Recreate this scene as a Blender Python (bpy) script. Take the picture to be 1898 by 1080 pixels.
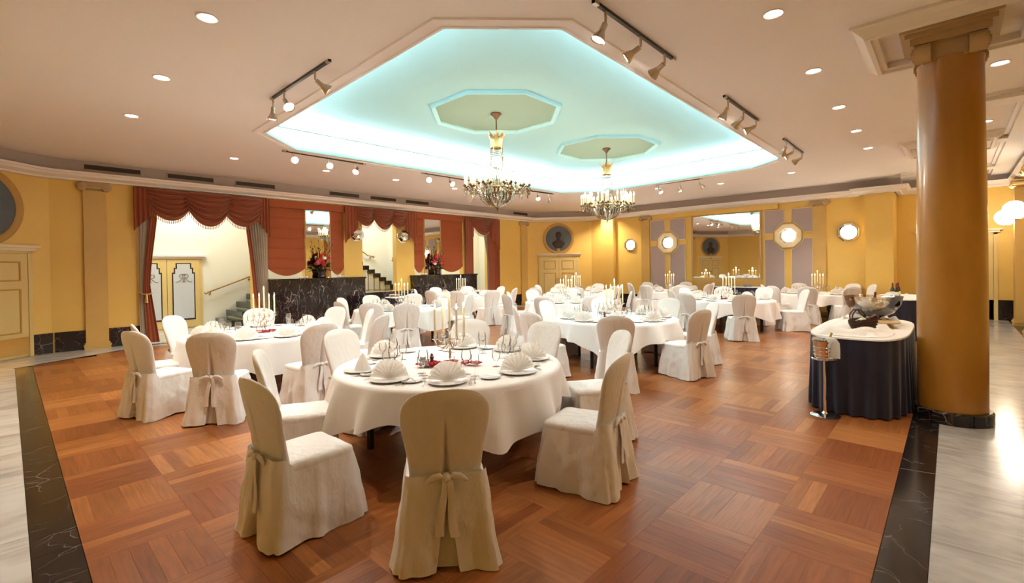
import bpy, bmesh, math, random
from math import sin, cos, pi, radians, sqrt, atan2, hypot
from mathutils import Vector, Matrix, noise

for o in list(bpy.data.objects):
    bpy.data.objects.remove(o)
scene = bpy.context.scene
COL = scene.collection

# ------------------------------------------------------------------ camera
F_PX, PPX, PPY = 873.0, 949.0, 502.0
YAW, PITCH, ROLL, EYE = radians(43.0), radians(0.5), radians(-0.85), 1.65
cd = bpy.data.cameras.new('camera')
cam = bpy.data.objects.new('camera', cd)
COL.objects.link(cam)
R0 = Matrix(((sin(YAW), -cos(YAW), 0), (0, 0, -1), (cos(YAW), sin(YAW), 0)))
RP = Matrix(((1, 0, 0), (0, cos(PITCH), -sin(PITCH)), (0, sin(PITCH), cos(PITCH))))
RR = Matrix(((cos(ROLL), -sin(ROLL), 0), (sin(ROLL), cos(ROLL), 0), (0, 0, 1)))
RC = RR @ RP @ R0
right, down, fwd = RC[0], RC[1], RC[2]
cam.matrix_world = Matrix(((right[0], -down[0], -fwd[0], 0), (right[1], -down[1], -fwd[1], 0),
                           (right[2], -down[2], -fwd[2], EYE), (0, 0, 0, 1)))
cd.sensor_fit = 'HORIZONTAL'
cd.sensor_width = 36.0
cd.lens = F_PX / 1898.0 * 36.0
cd.shift_x = (949.0 - PPX) / 1898.0
cd.shift_y = (PPY - 540.0) / 1898.0
cd.clip_start = 0.05
scene.camera = cam

# ------------------------------------------------------------------ world, exposure
world = bpy.data.worlds.new('world')
scene.world = world
world.use_nodes = True
world.node_tree.nodes['Background'].inputs[0].default_value = (1.0, 0.9, 0.8, 1)
world.node_tree.nodes['Background'].inputs[1].default_value = 0.05
scene.view_settings.view_transform = 'Standard'
scene.view_settings.look = 'None'
scene.view_settings.gamma = 1.0
scene.view_settings.use_curve_mapping = False
scene.view_settings.exposure = 1.5
scene.cycles.use_adaptive_sampling = True
scene.cycles.adaptive_threshold = 0.12
scene.cycles.adaptive_min_samples = 24
scene.cycles.max_bounces = 6
scene.cycles.diffuse_bounces = 3
scene.cycles.glossy_bounces = 3
scene.cycles.transparent_max_bounces = 10
scene.cycles.caustics_reflective = False
scene.cycles.caustics_refractive = False

WARM = (1.0, 0.85, 0.68)
WHITE = (1.0, 0.97, 0.94)
P_DOWN, P_TRACK, P_COVE, P_CHAND, P_WALL, P_STAIR = 78.0, 94.0, 31.0, 18.0, 9.0, 40.0

# room dimensions (metres)
CEIL, RECESS = 4.05, 4.62
WY, WX = 13.7, 17.6          # stair wall plane, mirror wall plane
CORN = 3.63                  # underside of the cornice
OCT = [(3.02, 3.70), (3.86, 2.87), (12.16, 2.87), (12.85, 3.66), (13.27, 8.28), (12.36, 9.31), (3.98, 9.53), (3.11, 8.70)]
OCX, OCY = 8.1, 6.2


def spot(loc, target, power, size=80, blend=0.6, color=WARM, rad=0.05, parent=None, name='spot_lamp'):
    l = bpy.data.lights.new(name, 'SPOT')
    l.energy = power
    l.color = color
    l.spot_size = radians(size)
    l.spot_blend = blend
    l.shadow_soft_size = rad
    o = bpy.data.objects.new(name, l)
    COL.objects.link(o)
    d = Vector(target) - Vector(loc)
    o.matrix_world = Matrix.Translation(loc) @ d.to_track_quat('-Z', 'Y').to_matrix().to_4x4()
    return o


def point(loc, power, color=WARM, rad=0.08, name='lamp_glow'):
    l = bpy.data.lights.new(name, 'POINT')
    l.energy = power
    l.color = color
    l.shadow_soft_size = rad
    o = bpy.data.objects.new(name, l)
    COL.objects.link(o)
    o.location = loc
    return o


def area(loc, target, sx, sy, power, color=WHITE, name='area_lamp'):
    l = bpy.data.lights.new(name, 'AREA')
    l.shape = 'RECTANGLE'
    l.size, l.size_y = sx, sy
    l.energy = power
    l.color = color
    o = bpy.data.objects.new(name, l)
    COL.objects.link(o)
    d = Vector(target) - Vector(loc)
    o.matrix_world = Matrix.Translation(loc) @ d.to_track_quat('-Z', 'Y').to_matrix().to_4x4()
    return o


# cove light tubes lying behind the lip of the ceiling opening, shining up and outwards
def offset_poly(pts, d):
    out = []
    n = len(pts)
    for i in range(n):
        p0, p1, p2 = Vector(pts[i - 1]), Vector(pts[i]), Vector(pts[(i + 1) % n])
        e1, e2 = (p1 - p0).normalized(), (p2 - p1).normalized()
        n1, n2 = Vector((e1.y, -e1.x)), Vector((e2.y, -e2.x))
        b = (n1 + n2)
        b = b / b.dot(n1) if b.length > 1e-6 else n1
        out.append((p1.x + b.x * d, p1.y + b.y * d))
    return out


for i in range(8):
    a, b = Vector(offset_poly(OCT, 0.16)[i]), Vector(offset_poly(OCT, 0.16)[(i + 1) % 8])
    m = (a + b) / 2
    L = (b - a).length
    e = (b - a).normalized()
    l = bpy.data.lights.new('cove_tube', 'AREA')
    l.shape = 'RECTANGLE'
    l.size, l.size_y = L * 0.96, 0.06
    l.energy = P_COVE * L / 5.0
    l.color = (0.95, 0.98, 1.0)
    o = bpy.data.objects.new('cove_tube', l)
    COL.objects.link(o)
    up = Vector((e.y, -e.x, 0)) * 0.15 + Vector((0, 0, 1))
    zax = (-up).normalized() * -1
    zl = -up.normalized()          # light shines along local -Z, so local Z points down
    xl = Vector((e.x, e.y, 0))
    yl = zl.cross(xl).normalized()
    o.matrix_world = Matrix(((xl.x, yl.x, zl.x, m.x), (xl.y, yl.y, zl.y, m.y), (xl.z, yl.z, zl.z, CEIL + 0.13), (0, 0, 0, 1)))


# ------------------------------------------------------------------ materials
MATS = {}


def nodes_of(m):
    return m.node_tree.nodes, m.node_tree.links


def mat(name, col, rough=0.6, metal=0.0, var=0.0, vscale=3.0, bump=0.0, bscale=60.0, coat=0.0, sheen=0.0, spec=0.5, stretch=None):
    m = bpy.data.materials.new(name)
    m.use_nodes = True
    N, L = nodes_of(m)
    b = N['Principled BSDF']
    b.inputs['Base Color'].default_value = (*col, 1)
    b.inputs['Roughness'].default_value = rough
    b.inputs['Metallic'].default_value = metal
    b.inputs['Specular IOR Level'].default_value = spec
    b.inputs['Coat Weight'].default_value = coat
    b.inputs['Coat Roughness'].default_value = 0.12
    b.inputs['Sheen Weight'].default_value = sheen
    tc = N.new('ShaderNodeTexCoord')
    src = tc.outputs['Object']
    if stretch:
        mp = N.new('ShaderNodeMapping')
        mp.inputs['Scale'].default_value = stretch
        L.new(src, mp.inputs[0])
        src = mp.outputs[0]
    if var > 0:
        t = N.new('ShaderNodeTexNoise')
        t.inputs['Scale'].default_value = vscale
        t.inputs['Detail'].default_value = 6
        t.inputs['Roughness'].default_value = 0.6
        L.new(src, t.inputs['Vector'])
        mx = N.new('ShaderNodeMix')
        mx.data_type = 'RGBA'
        mx.inputs[6].default_value = tuple(max(0, c * (1 - var)) for c in col) + (1,)
        mx.inputs[7].default_value = tuple(min(1, c * (1 + var * 0.7)) for c in col) + (1,)
        L.new(t.outputs['Fac'], mx.inputs[0])
        L.new(mx.outputs[2], b.inputs['Base Color'])
    if bump > 0:
        t2 = N.new('ShaderNodeTexNoise')
        t2.inputs['Scale'].default_value = bscale
        t2.inputs['Detail'].default_value = 4
        L.new(src, t2.inputs['Vector'])
        bp = N.new('ShaderNodeBump')
        bp.inputs['Strength'].default_value = bump
        bp.inputs['Distance'].default_value = 0.02
        L.new(t2.outputs['Fac'], bp.inputs['Height'])
        L.new(bp.outputs[0], b.inputs['Normal'])
    MATS[name] = m
    return m


def emit(name, col, strength):
    m = bpy.data.materials.new(name)
    m.use_nodes = True
    N, L = nodes_of(m)
    b = N['Principled BSDF']
    b.inputs['Base Color'].default_value = (0.8, 0.8, 0.8, 1)
    b.inputs['Emission Color'].default_value = (*col, 1)
    b.inputs['Emission Strength'].default_value = strength
    m.cycles.emission_sampling = 'NONE'
    MATS[name] = m
    return m


def veined(name, base, vein, rough, scale=1.6, width=0.02, dens=0.6, coat=0.0, distort=1.2, stretch=(1, 1, 1)):
    m = bpy.data.materials.new(name)
    m.use_nodes = True
    N, L = nodes_of(m)
    b = N['Principled BSDF']
    b.inputs['Roughness'].default_value = rough
    b.inputs['Coat Weight'].default_value = coat
    geo = N.new('ShaderNodeNewGeometry')
    mp = N.new('ShaderNodeMapping')
    mp.inputs['Scale'].default_value = stretch
    L.new(geo.outputs['Position'], mp.inputs[0])
    prev = None
    for k, (s, w) in enumerate(((scale, width), (scale * 2.7, width * 1.3))):
        t = N.new('ShaderNodeTexNoise')
        t.inputs['Scale'].default_value = s
        t.inputs['Detail'].default_value = 5
        t.inputs['Roughness'].default_value = 0.55
        t.inputs['Distortion'].default_value = distort
        L.new(mp.outputs[0], t.inputs['Vector'])
        s1 = N.new('ShaderNodeMath'); s1.operation = 'SUBTRACT'; s1.inputs[1].default_value = 0.5
        L.new(t.outputs['Fac'], s1.inputs[0])
        ab = N.new('ShaderNodeMath'); ab.operation = 'ABSOLUTE'
        L.new(s1.outputs[0], ab.inputs[0])
        mr = N.new('ShaderNodeMapRange')
        mr.inputs[1].default_value = 0.0; mr.inputs[2].default_value = w
        mr.inputs[3].default_value = 1.0; mr.inputs[4].default_value = 0.0
        L.new(ab.outputs[0], mr.inputs[0])
        msk = N.new('ShaderNodeTexNoise')
        msk.inputs['Scale'].default_value = s * 0.9 + 0.37
        msk.inputs['Detail'].default_value = 3
        L.new(geo.outputs['Position'], msk.inputs['Vector'])
        mr2 = N.new('ShaderNodeMapRange')
        mr2.inputs[1].default_value = 0.42; mr2.inputs[2].default_value = 0.62
        mr2.inputs[3].default_value = 0.0; mr2.inputs[4].default_value = dens if k == 0 else dens * 0.6
        L.new(msk.outputs['Fac'], mr2.inputs[0])
        mu = N.new('ShaderNodeMath'); mu.operation = 'MULTIPLY'
        L.new(mr.outputs[0], mu.inputs[0]); L.new(mr2.outputs[0], mu.inputs[1])
        if prev is None:
            prev = mu
        else:
            mxm = N.new('ShaderNodeMath'); mxm.operation = 'MAXIMUM'
            L.new(prev.outputs[0], mxm.inputs[0]); L.new(mu.outputs[0], mxm.inputs[1])
            prev = mxm
    mx = N.new('ShaderNodeMix'); mx.data_type = 'RGBA'
    mx.inputs[6].default_value = (*base, 1); mx.inputs[7].default_value = (*vein, 1)
    L.new(prev.outputs[0], mx.inputs[0])
    L.new(mx.outputs[2], b.inputs['Base Color'])
    MATS[name] = m
    return m


def cracked(name, base, vein, rough, scale=3.0, width=0.012, dens=0.9, stretch=(1, 1, 1), rot=(0, 0, 0)):
    """black marble with fine branching veins"""
    m = bpy.data.materials.new(name)
    m.use_nodes = True
    N, L = nodes_of(m)
    b = N['Principled BSDF']
    b.inputs['Roughness'].default_value = rough
    geo = N.new('ShaderNodeNewGeometry')
    mp = N.new('ShaderNodeMapping')
    mp.inputs['Scale'].default_value = stretch
    mp.inputs['Rotation'].default_value = rot
    L.new(geo.outputs['Position'], mp.inputs[0])
    wob = N.new('ShaderNodeTexNoise'); wob.inputs['Scale'].default_value = 2.5; wob.inputs['Detail'].default_value = 3
    L.new(mp.outputs[0], wob.inputs['Vector'])
    av = N.new('ShaderNodeVectorMath'); av.operation = 'MULTIPLY_ADD'
    av.inputs[1].default_value = (0.5, 0.5, 0.5)
    L.new(wob.outputs['Color'], av.inputs[0]); L.new(mp.outputs[0], av.inputs[2])
    prev = None
    for k, (sc, w) in enumerate(((scale, width), (scale * 2.3, width * 1.6))):
        v = N.new('ShaderNodeTexVoronoi'); v.feature = 'DISTANCE_TO_EDGE'; v.inputs['Scale'].default_value = sc
        L.new(av.outputs[0], v.inputs['Vector'])
        mr = N.new('ShaderNodeMapRange')
        mr.inputs[2].default_value = w; mr.inputs[3].default_value = 1.0; mr.inputs[4].default_value = 0.0
        L.new(v.outputs['Distance'], mr.inputs[0])
        ms = N.new('ShaderNodeTexNoise'); ms.inputs['Scale'].default_value = sc * 1.1; ms.inputs['Detail'].default_value = 2
        L.new(geo.outputs['Position'], ms.inputs['Vector'])
        mr2 = N.new('ShaderNodeMapRange'); mr2.inputs[1].default_value = 0.45; mr2.inputs[2].default_value = 0.65; mr2.inputs[4].default_value = dens * (1 - 0.35 * k)
        L.new(ms.outputs['Fac'], mr2.inputs[0])
        mu = N.new('ShaderNodeMath'); mu.operation = 'MULTIPLY'
        L.new(mr.outputs[0], mu.inputs[0]); L.new(mr2.outputs[0], mu.inputs[1])
        if prev is None:
            prev = mu
        else:
            mm = N.new('ShaderNodeMath'); mm.operation = 'MAXIMUM'
            L.new(prev.outputs[0], mm.inputs[0]); L.new(mu.outputs[0], mm.inputs[1])
            prev = mm
    mx = N.new('ShaderNodeMix'); mx.data_type = 'RGBA'
    mx.inputs[6].default_value = (*base, 1); mx.inputs[7].default_value = (*vein, 1)
    L.new(prev.outputs[0], mx.inputs[0]); L.new(mx.outputs[2], b.inputs['Base Color'])
    MATS[name] = m
    return m


def thin_glass(name, tint=(1, 1, 1), refl=0.12, gl=(1, 1, 1), ior=1.5):
    m = bpy.data.materials.new(name)
    m.use_nodes = True
    N, L = nodes_of(m)
    N.remove(N['Principled BSDF'])
    out = N['Material Output']
    tr = N.new('ShaderNodeBsdfTransparent'); tr.inputs[0].default_value = (*tint, 1)
    g = N.new('ShaderNodeBsdfGlossy'); g.inputs[0].default_value = (*gl, 1); g.inputs['Roughness'].default_value = 0.04
    lw = N.new('ShaderNodeFresnel'); lw.inputs[0].default_value = ior
    ad = N.new('ShaderNodeMath'); ad.operation = 'ADD'; ad.use_clamp = True; ad.inputs[1].default_value = refl
    L.new(lw.outputs[0], ad.inputs[0])
    mx = N.new('ShaderNodeMixShader')
    L.new(ad.outputs[0], mx.inputs[0]); L.new(tr.outputs[0], mx.inputs[1]); L.new(g.outputs[0], mx.inputs[2])
    L.new(mx.outputs[0], out.inputs[0])
    MATS[name] = m
    return m


mat('wall_paint', (0.83, 0.545, 0.13), 0.55, var=0.10, vscale=1.1, bump=0.06, bscale=25)
mat('pilaster_paint', (0.66, 0.42, 0.12), 0.45, var=0.16, vscale=2.0)
mat('column_marble', (0.40, 0.175, 0.018), 0.32, var=0.40, vscale=2.2, coat=0.3, stretch=(1.6, 1.6, 0.5))
mat('capital_stone', (0.52, 0.36, 0.19), 0.55, var=0.12, vscale=9)
mat('ceiling_paint', (0.90, 0.865, 0.86), 0.8, var=0.03, vscale=0.7)
mat('band_paint', (0.50, 0.42, 0.38), 0.7)
mat('cornice_paint', (0.86, 0.80, 0.74), 0.6)
mat('cove_white', (0.90, 0.89, 0.88), 0.7)
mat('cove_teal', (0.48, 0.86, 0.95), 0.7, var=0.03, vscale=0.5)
mat('cove_green', (0.33, 0.50, 0.43), 0.7)
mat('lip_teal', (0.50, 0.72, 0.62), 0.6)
mat('vent_dark', (0.025, 0.022, 0.02), 0.6)
mat('vent_frame', (0.50, 0.42, 0.36), 0.5)
mat('stair_wall', (0.86, 0.86, 0.74), 0.7, var=0.03, vscale=0.8)
cracked('black_marble', (0.014, 0.011, 0.012), (0.40, 0.35, 0.33), 0.16, scale=1.6, width=0.010, dens=0.8)
cracked('parapet_marble', (0.014, 0.009, 0.010), (0.55, 0.48, 0.46), 0.12, scale=2.2, width=0.018, dens=0.8, stretch=(2.2, 1.0, 0.9), rot=(0, 0.7, 0))
veined('green_marble', (0.012, 0.028, 0.025), (0.22, 0.28, 0.25), 0.15, scale=3.5, width=0.02, dens=0.9)
veined('pale_marble', (0.70, 0.69, 0.68), (0.38, 0.36, 0.34), 0.16, scale=0.8, width=0.10, dens=0.9, stretch=(0.5, 3.0, 1), distort=0.6)
veined('grey_marble', (0.50, 0.49, 0.485), (0.27, 0.26, 0.26), 0.16, scale=1.3, width=0.12, dens=0.9, stretch=(3.4, 0.5, 1), distort=0.6)
mat('joint', (0.05, 0.04, 0.035), 0.8)
mat('sheet', (0.81, 0.77, 0.74), 0.85, sheen=0.15, bump=0.6, bscale=13, stretch=(1.0, 1.0, 0.55))
mat('cloth', (0.84, 0.80, 0.77), 0.8, sheen=0.1, bump=0.05, bscale=40)
mat('napkin', (0.88, 0.85, 0.82), 0.8)
# linen lets some light through
N, L = nodes_of(MATS['napkin'])
_tl = N.new('ShaderNodeBsdfTranslucent'); _tl.inputs[0].default_value = (0.92, 0.88, 0.84, 1)
_mx = N.new('ShaderNodeMixShader'); _mx.inputs[0].default_value = 0.42
L.new(N['Principled BSDF'].outputs[0], _mx.inputs[1]); L.new(_tl.outputs[0], _mx.inputs[2])
L.new(_mx.outputs[0], N['Material Output'].inputs[0])
mat('porcelain', (0.86, 0.85, 0.83), 0.15, coat=0.5)
mat('silver', (0.80, 0.78, 0.74), 0.16, metal=1.0)
mat('chrome', (0.82, 0.80, 0.78), 0.08, metal=1.0)
mat('dark_metal', (0.05, 0.045, 0.04), 0.4, metal=0.6)
mat('nickel', (0.55, 0.48, 0.38), 0.3, metal=1.0)
mat('brass', (0.62, 0.42, 0.14), 0.25, metal=1.0)
mat('gilt', (0.75, 0.55, 0.25), 0.3, metal=1.0)
mat('bronze', (0.16, 0.09, 0.05), 0.4, metal=0.7)
mat('wax', (0.86, 0.78, 0.55), 0.5)
mat('black_leg', (0.012, 0.011, 0.011), 0.45)
mat('navy_cloth', (0.012, 0.012, 0.035), 0.8, sheen=0.2, bump=0.1, bscale=30)
mat('red_cloth', (0.30, 0.060, 0.013), 0.75, sheen=0.3, var=0.12, vscale=6)
mat('blind_cloth', (0.36, 0.072, 0.013), 0.75, sheen=0.2, var=0.08, vscale=5)
mat('lining_cloth', (0.42, 0.36, 0.28), 0.8, sheen=0.2)
mat('fringe_thread', (0.45, 0.30, 0.13), 0.7)
mat('door_paint', (0.74, 0.56, 0.22), 0.45, var=0.06, vscale=2)
mat('door_trim', (0.50, 0.28, 0.06), 0.5)
mat('panel_mauve', (0.46, 0.37, 0.36), 0.75, var=0.04, vscale=4, bump=0.05, bscale=90)
mat('panel_edge', (0.80, 0.66, 0.42), 0.5)
mat('frost_glass', (0.60, 0.64, 0.68), 0.45)
mat('frost_border', (0.03, 0.02, 0.015), 0.2)
mat('mono_gold', (0.22, 0.16, 0.10), 0.4)
mat('medallion_blue', (0.125, 0.15, 0.17), 0.8, var=0.3, vscale=2.2)
mat('medallion_ring', (0.50, 0.29, 0.07), 0.5, var=0.12, vscale=4)
mat('bust_bronze', (0.035, 0.016, 0.010), 0.5, var=0.3, vscale=6)
mat('mirror_glass', (0.86, 0.87, 0.85), 0.015, metal=1.0)
mat('wicker', (0.075, 0.03, 0.018), 0.7, var=0.5, vscale=60, bump=0.5, bscale=120)
mat('bottle_dark', (0.02, 0.03, 0.012), 0.08, coat=1.0)
mat('bottle_foil', (0.55, 0.40, 0.12), 0.3, metal=0.8)
mat('bottle_red_foil', (0.20, 0.02, 0.015), 0.4)
mat('bottle_label', (0.75, 0.72, 0.62), 0.6)
mat('foil_blue', (0.05, 0.12, 0.40), 0.3, metal=0.5)
mat('mill_wood', (0.14, 0.035, 0.015), 0.3, coat=0.4)
mat('petal_red', (0.55, 0.015, 0.02), 0.5, var=0.3, vscale=30)
mat('petal_pink', (0.55, 0.10, 0.14), 0.5)
mat('petal_white', (0.85, 0.82, 0.78), 0.5)
mat('leaf_dark', (0.012, 0.03, 0.010), 0.45)
mat('twig', (0.05, 0.015, 0.012), 0.7)
mat('vase_black', (0.012, 0.008, 0.008), 0.2)
mat('board_wood', (0.55, 0.36, 0.16), 0.5)
emit('bulb', (1.0, 0.86, 0.62), 9.0)
emit('flame', (1.0, 0.72, 0.30), 14.0)
emit('lens', (1.0, 0.93, 0.80), 9.0)
emit('wall_glow', (1.0, 0.90, 0.74), 10.0)
MATS['wall_glow'].cycles.emission_sampling = 'AUTO'
emit('frost_lamp', (1.0, 0.97, 0.92), 2.0)
thin_glass('wine_glass', (1.0, 1.0, 1.0), 0.05, (1, 1, 1), 1.16)
thin_glass('crystal', (0.72, 0.67, 0.58), 0.34, (1.0, 0.93, 0.82))
thin_glass('bowl_glass', (0.88, 0.80, 0.66), 0.16)

# parquet: tone per plank from a colour attribute, grain along the plank from its UVs
pm = bpy.data.materials.new('parquet')
pm.use_nodes = True
N, L = nodes_of(pm)
b = N['Principled BSDF']
b.inputs['Roughness'].default_value = 0.27
b.inputs['Specular IOR Level'].default_value = 0.30
b.inputs['Coat Weight'].default_value = 0.05
b.inputs['Coat Roughness'].default_value = 0.18
at = N.new('ShaderNodeAttribute'); at.attribute_name = 'tone'
uv = N.new('ShaderNodeUVMap')
mp = N.new('ShaderNodeMapping'); mp.inputs['Scale'].default_value = (1.6, 16.0, 1)
L.new(uv.outputs[0], mp.inputs[0])
g1 = N.new('ShaderNodeTexNoise'); g1.inputs['Scale'].default_value = 2.2; g1.inputs['Detail'].default_value = 3; g1.inputs['Distortion'].default_value = 0.4
L.new(mp.outputs[0], g1.inputs['Vector'])
mr = N.new('ShaderNodeMapRange'); mr.inputs[1].default_value = 0.3; mr.inputs[2].default_value = 0.7; mr.inputs[3].default_value = 0.78; mr.inputs[4].default_value = 1.18
L.new(g1.outputs['Fac'], mr.inputs[0])
mxp = N.new('ShaderNodeMix'); mxp.data_type = 'RGBA'; mxp.blend_type = 'MULTIPLY'; mxp.inputs[0].default_value = 1.0
L.new(at.outputs['Color'], mxp.inputs[6]); L.new(mr.outputs[0], mxp.inputs[7])
L.new(mxp.outputs[2], b.inputs['Base Color'])
geo = N.new('ShaderNodeNewGeometry')
rn = N.new('ShaderNodeTexNoise'); rn.inputs['Scale'].default_value = 1.3; rn.inputs['Detail'].default_value = 5
L.new(geo.outputs['Position'], rn.inputs['Vector'])
mr3 = N.new('ShaderNodeMapRange'); mr3.inputs[3].default_value = 0.20; mr3.inputs[4].default_value = 0.38
b.inputs['Roughness'].default_value = 0.30
bpn = N.new('ShaderNodeBump'); bpn.inputs['Strength'].default_value = 0.03; bpn.inputs['Distance'].default_value = 0.01
L.new(g1.outputs['Fac'], bpn.inputs['Height'])
MATS['parquet'] = pm


# ------------------------------------------------------------------ mesh builder
class MB:
    def __init__(s):
        s.v, s.f = [], []

    def add(s, vs, fs):
        k = len(s.v)
        s.v += [tuple(p) for p in vs]
        s.f += [tuple(i + k for i in f) for f in fs]
        return s

    def box(s, x0, x1, y0, y1, z0, z1, M=None):
        vs = [(x, y, z) for x in (x0, x1) for y in (y0, y1) for z in (z0, z1)]
        if M is not None:
            vs = [M @ Vector(p) for p in vs]
        return s.add(vs, [(0, 1, 3, 2), (4, 6, 7, 5), (0, 4, 5, 1), (2, 3, 7, 6), (0, 2, 6, 4), (1, 5, 7, 3)])

    def loft(s, rings, closed=True, cap0=False, cap1=False):
        n = len(rings[0])
        vs = [p for r in rings for p in r]
        fs = []
        for i in range(len(rings) - 1):
            for j in range(n if closed else n - 1):
                a, b2 = i * n + j, i * n + (j + 1) % n
                fs.append((a, b2, b2 + n, a + n))
        if cap0:
            fs.append(tuple(reversed(range(n))))
        if cap1:
            fs.append(tuple(range((len(rings) - 1) * n, len(rings) * n)))
        return s.add(vs, fs)

    def lathe(s, prof, n=16, c=(0, 0, 0), M=None, cap0=False, cap1=False):
        rings = []
        for r, z in prof:
            ring = [Vector((c[0] + r * cos(2 * pi * k / n), c[1] + r * sin(2 * pi * k / n), c[2] + z)) for k in range(n)]
            if M is not None:
                ring = [M @ p for p in ring]
            rings.append(ring)
        return s.loft(rings, True, cap0, cap1)

    def tube(s, path, r, n=8, cap=True):
        path = [Vector(p) for p in path]
        m = len(path)
        rr = r if isinstance(r, (list, tuple)) else [r] * m
        rings = []
        ref = None
        for i, p in enumerate(path):
            t = (path[min(i + 1, m - 1)] - path[max(i - 1, 0)]).normalized()
            if ref is None:
                ref = Vector((0, 0, 1)) if abs(t.z) < 0.9 else Vector((1, 0, 0))
            a = (ref - t * ref.dot(t))
            if a.length < 1e-5:
                a = t.orthogonal()
            a.normalize()
            ref = a
            b2 = t.cross(a)
            rings.append([p + (a * cos(2 * pi * k / n) + b2 * sin(2 * pi * k / n)) * rr[i] for k in range(n)])
        return s.loft(rings, True, cap, cap)

    def prism(s, poly, y0, y1, M=None):
        """polygon in (x,z) pulled along y"""
        n = len(poly)
        vs = [Vector((p[0], y0, p[1])) for p in poly] + [Vector((p[0], y1, p[1])) for p in poly]
        if M is not None:
            vs = [M @ p for p in vs]
        fs = [tuple(range(n)), tuple(reversed(range(n, 2 * n)))]
        fs += [(i, i + n, (i + 1) % n + n, (i + 1) % n) for i in range(n)]
        return s.add(vs, fs)

    def ball(s, c, r, n=8, m=6, sz=1.0):
        prof = [(max(1e-4, r * sin(pi * k / m)), -r * cos(pi * k / m) * sz) for k in range(m + 1)]
        return s.lathe(prof, n, c)

    def octa(s, c, r, h):
        x, y, z = c
        return s.add([(x + r, y, z), (x, y + r, z), (x - r, y, z), (x, y - r, z), (x, y, z + h), (x, y, z - h)],
                     [(0, 1, 4), (1, 2, 4), (2, 3, 4), (3, 0, 4), (1, 0, 5), (2, 1, 5), (3, 2, 5), (0, 3, 5)])

    def mesh(s, name, material, smooth=True, angle=0.7):
        me = bpy.data.meshes.new(name)
        me.from_pydata(s.v, [], s.f)
        bm = bmesh.new()
        bm.from_mesh(me)
        bmesh.ops.recalc_face_normals(bm, faces=bm.faces)
        bm.to_mesh(me)
        bm.free()
        me.materials.append(MATS[material])
        if smooth:
            me.shade_smooth()
            me.set_sharp_from_angle(angle=angle)
        return me

    def build(s, name, material, parent=None, smooth=True, angle=0.7, label=None):
        return put(name, s.mesh(name, material, smooth, angle), parent, label)


def put(name, me, parent=None, label=None):
    o = bpy.data.objects.new(name, me)
    COL.objects.link(o)
    if parent is not None:
        o.parent = parent
    if label:
        o['label'] = label
    return o


def tag(o, label, cat, group=None, kind=None):
    o['label'] = label
    o['category'] = cat
    if group:
        o['group'] = group
    if kind:
        o['kind'] = kind
    return o


def thing(name, label, cat, loc=(0, 0, 0), rz=0.0, group=None, kind=None):
    o = bpy.data.objects.new(name, None)
    COL.objects.link(o)
    o.location = loc
    o.rotation_euler = (0, 0, rz)
    return tag(o, label, cat, group, kind)


def struct(o, label=None, cat=None):
    o['kind'] = 'structure'
    if label:
        o['label'] = label
    if cat:
        o['category'] = cat
    return o


def sroot(name, label, cat, loc=(0, 0, 0), rz=0.0):
    return thing(name, label, cat, loc, rz, None, 'structure')


def copy_tree(o, parent=None):
    c = o.copy()
    COL.objects.link(c)
    if parent is not None:
        c.parent = parent
    for ch in list(KIDS.get(o.name, ())):
        copy_tree(ch, c)
    return c


KIDS = {}


def note_kids(o):
    """remember the children of a prototype once, so that copying needs no scene scan"""
    KIDS[o.name] = [c for c in bpy.data.objects if c.parent == o]
    for c in KIDS[o.name]:
        note_kids(c)


def wall_frame(p0, p1):
    """local x along p0->p1, local y out of the wall to the right-hand side seen from above, z up"""
    d = Vector((p1[0] - p0[0], p1[1] - p0[1], 0)).normalized()
    nrm = Vector((d.y, -d.x, 0))
    return Matrix(((d.x, nrm.x, 0, p0[0]), (d.y, nrm.y, 0, p0[1]), (0, 0, 1, 0), (0, 0, 0, 1)))

# ================================================================== FLOOR
rnd = random.Random(7)
floor = MB().box(-2.6, 19.0, -2.0, 17.0, -0.08, -0.02).build('floor', 'joint', smooth=False)
struct(floor, 'banquet hall floor of parquet framed by black and pale marble', 'floor')

PX0, PY0, BL = 0.285, 0.31, 0.55          # parquet origin and block size
NS = 6                                    # strips per block
SW = BL / NS
TONES = [(0.36, 0.125, 0.035), (0.31, 0.10, 0.028), (0.41, 0.155, 0.046), (0.27, 0.08, 0.022), (0.44, 0.175, 0.056), (0.33, 0.11, 0.03),
         (0.25, 0.072, 0.020), (0.37, 0.13, 0.036), (0.44, 0.175, 0.055), (0.29, 0.088, 0.024), (0.34, 0.12, 0.032), (0.38, 0.14, 0.04)]


TONES = [tuple(c * k for c in t) for t in TONES for k in (0.93, 1.0, 1.07)]


def edge_ok(x, y):
    # the parquet is cut by a slanting marble strip towards the corner door
    return y < 12.97 and (x - 0.05) * 1.0 - (y - 12.0) * 1.68 > 0.0


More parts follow.
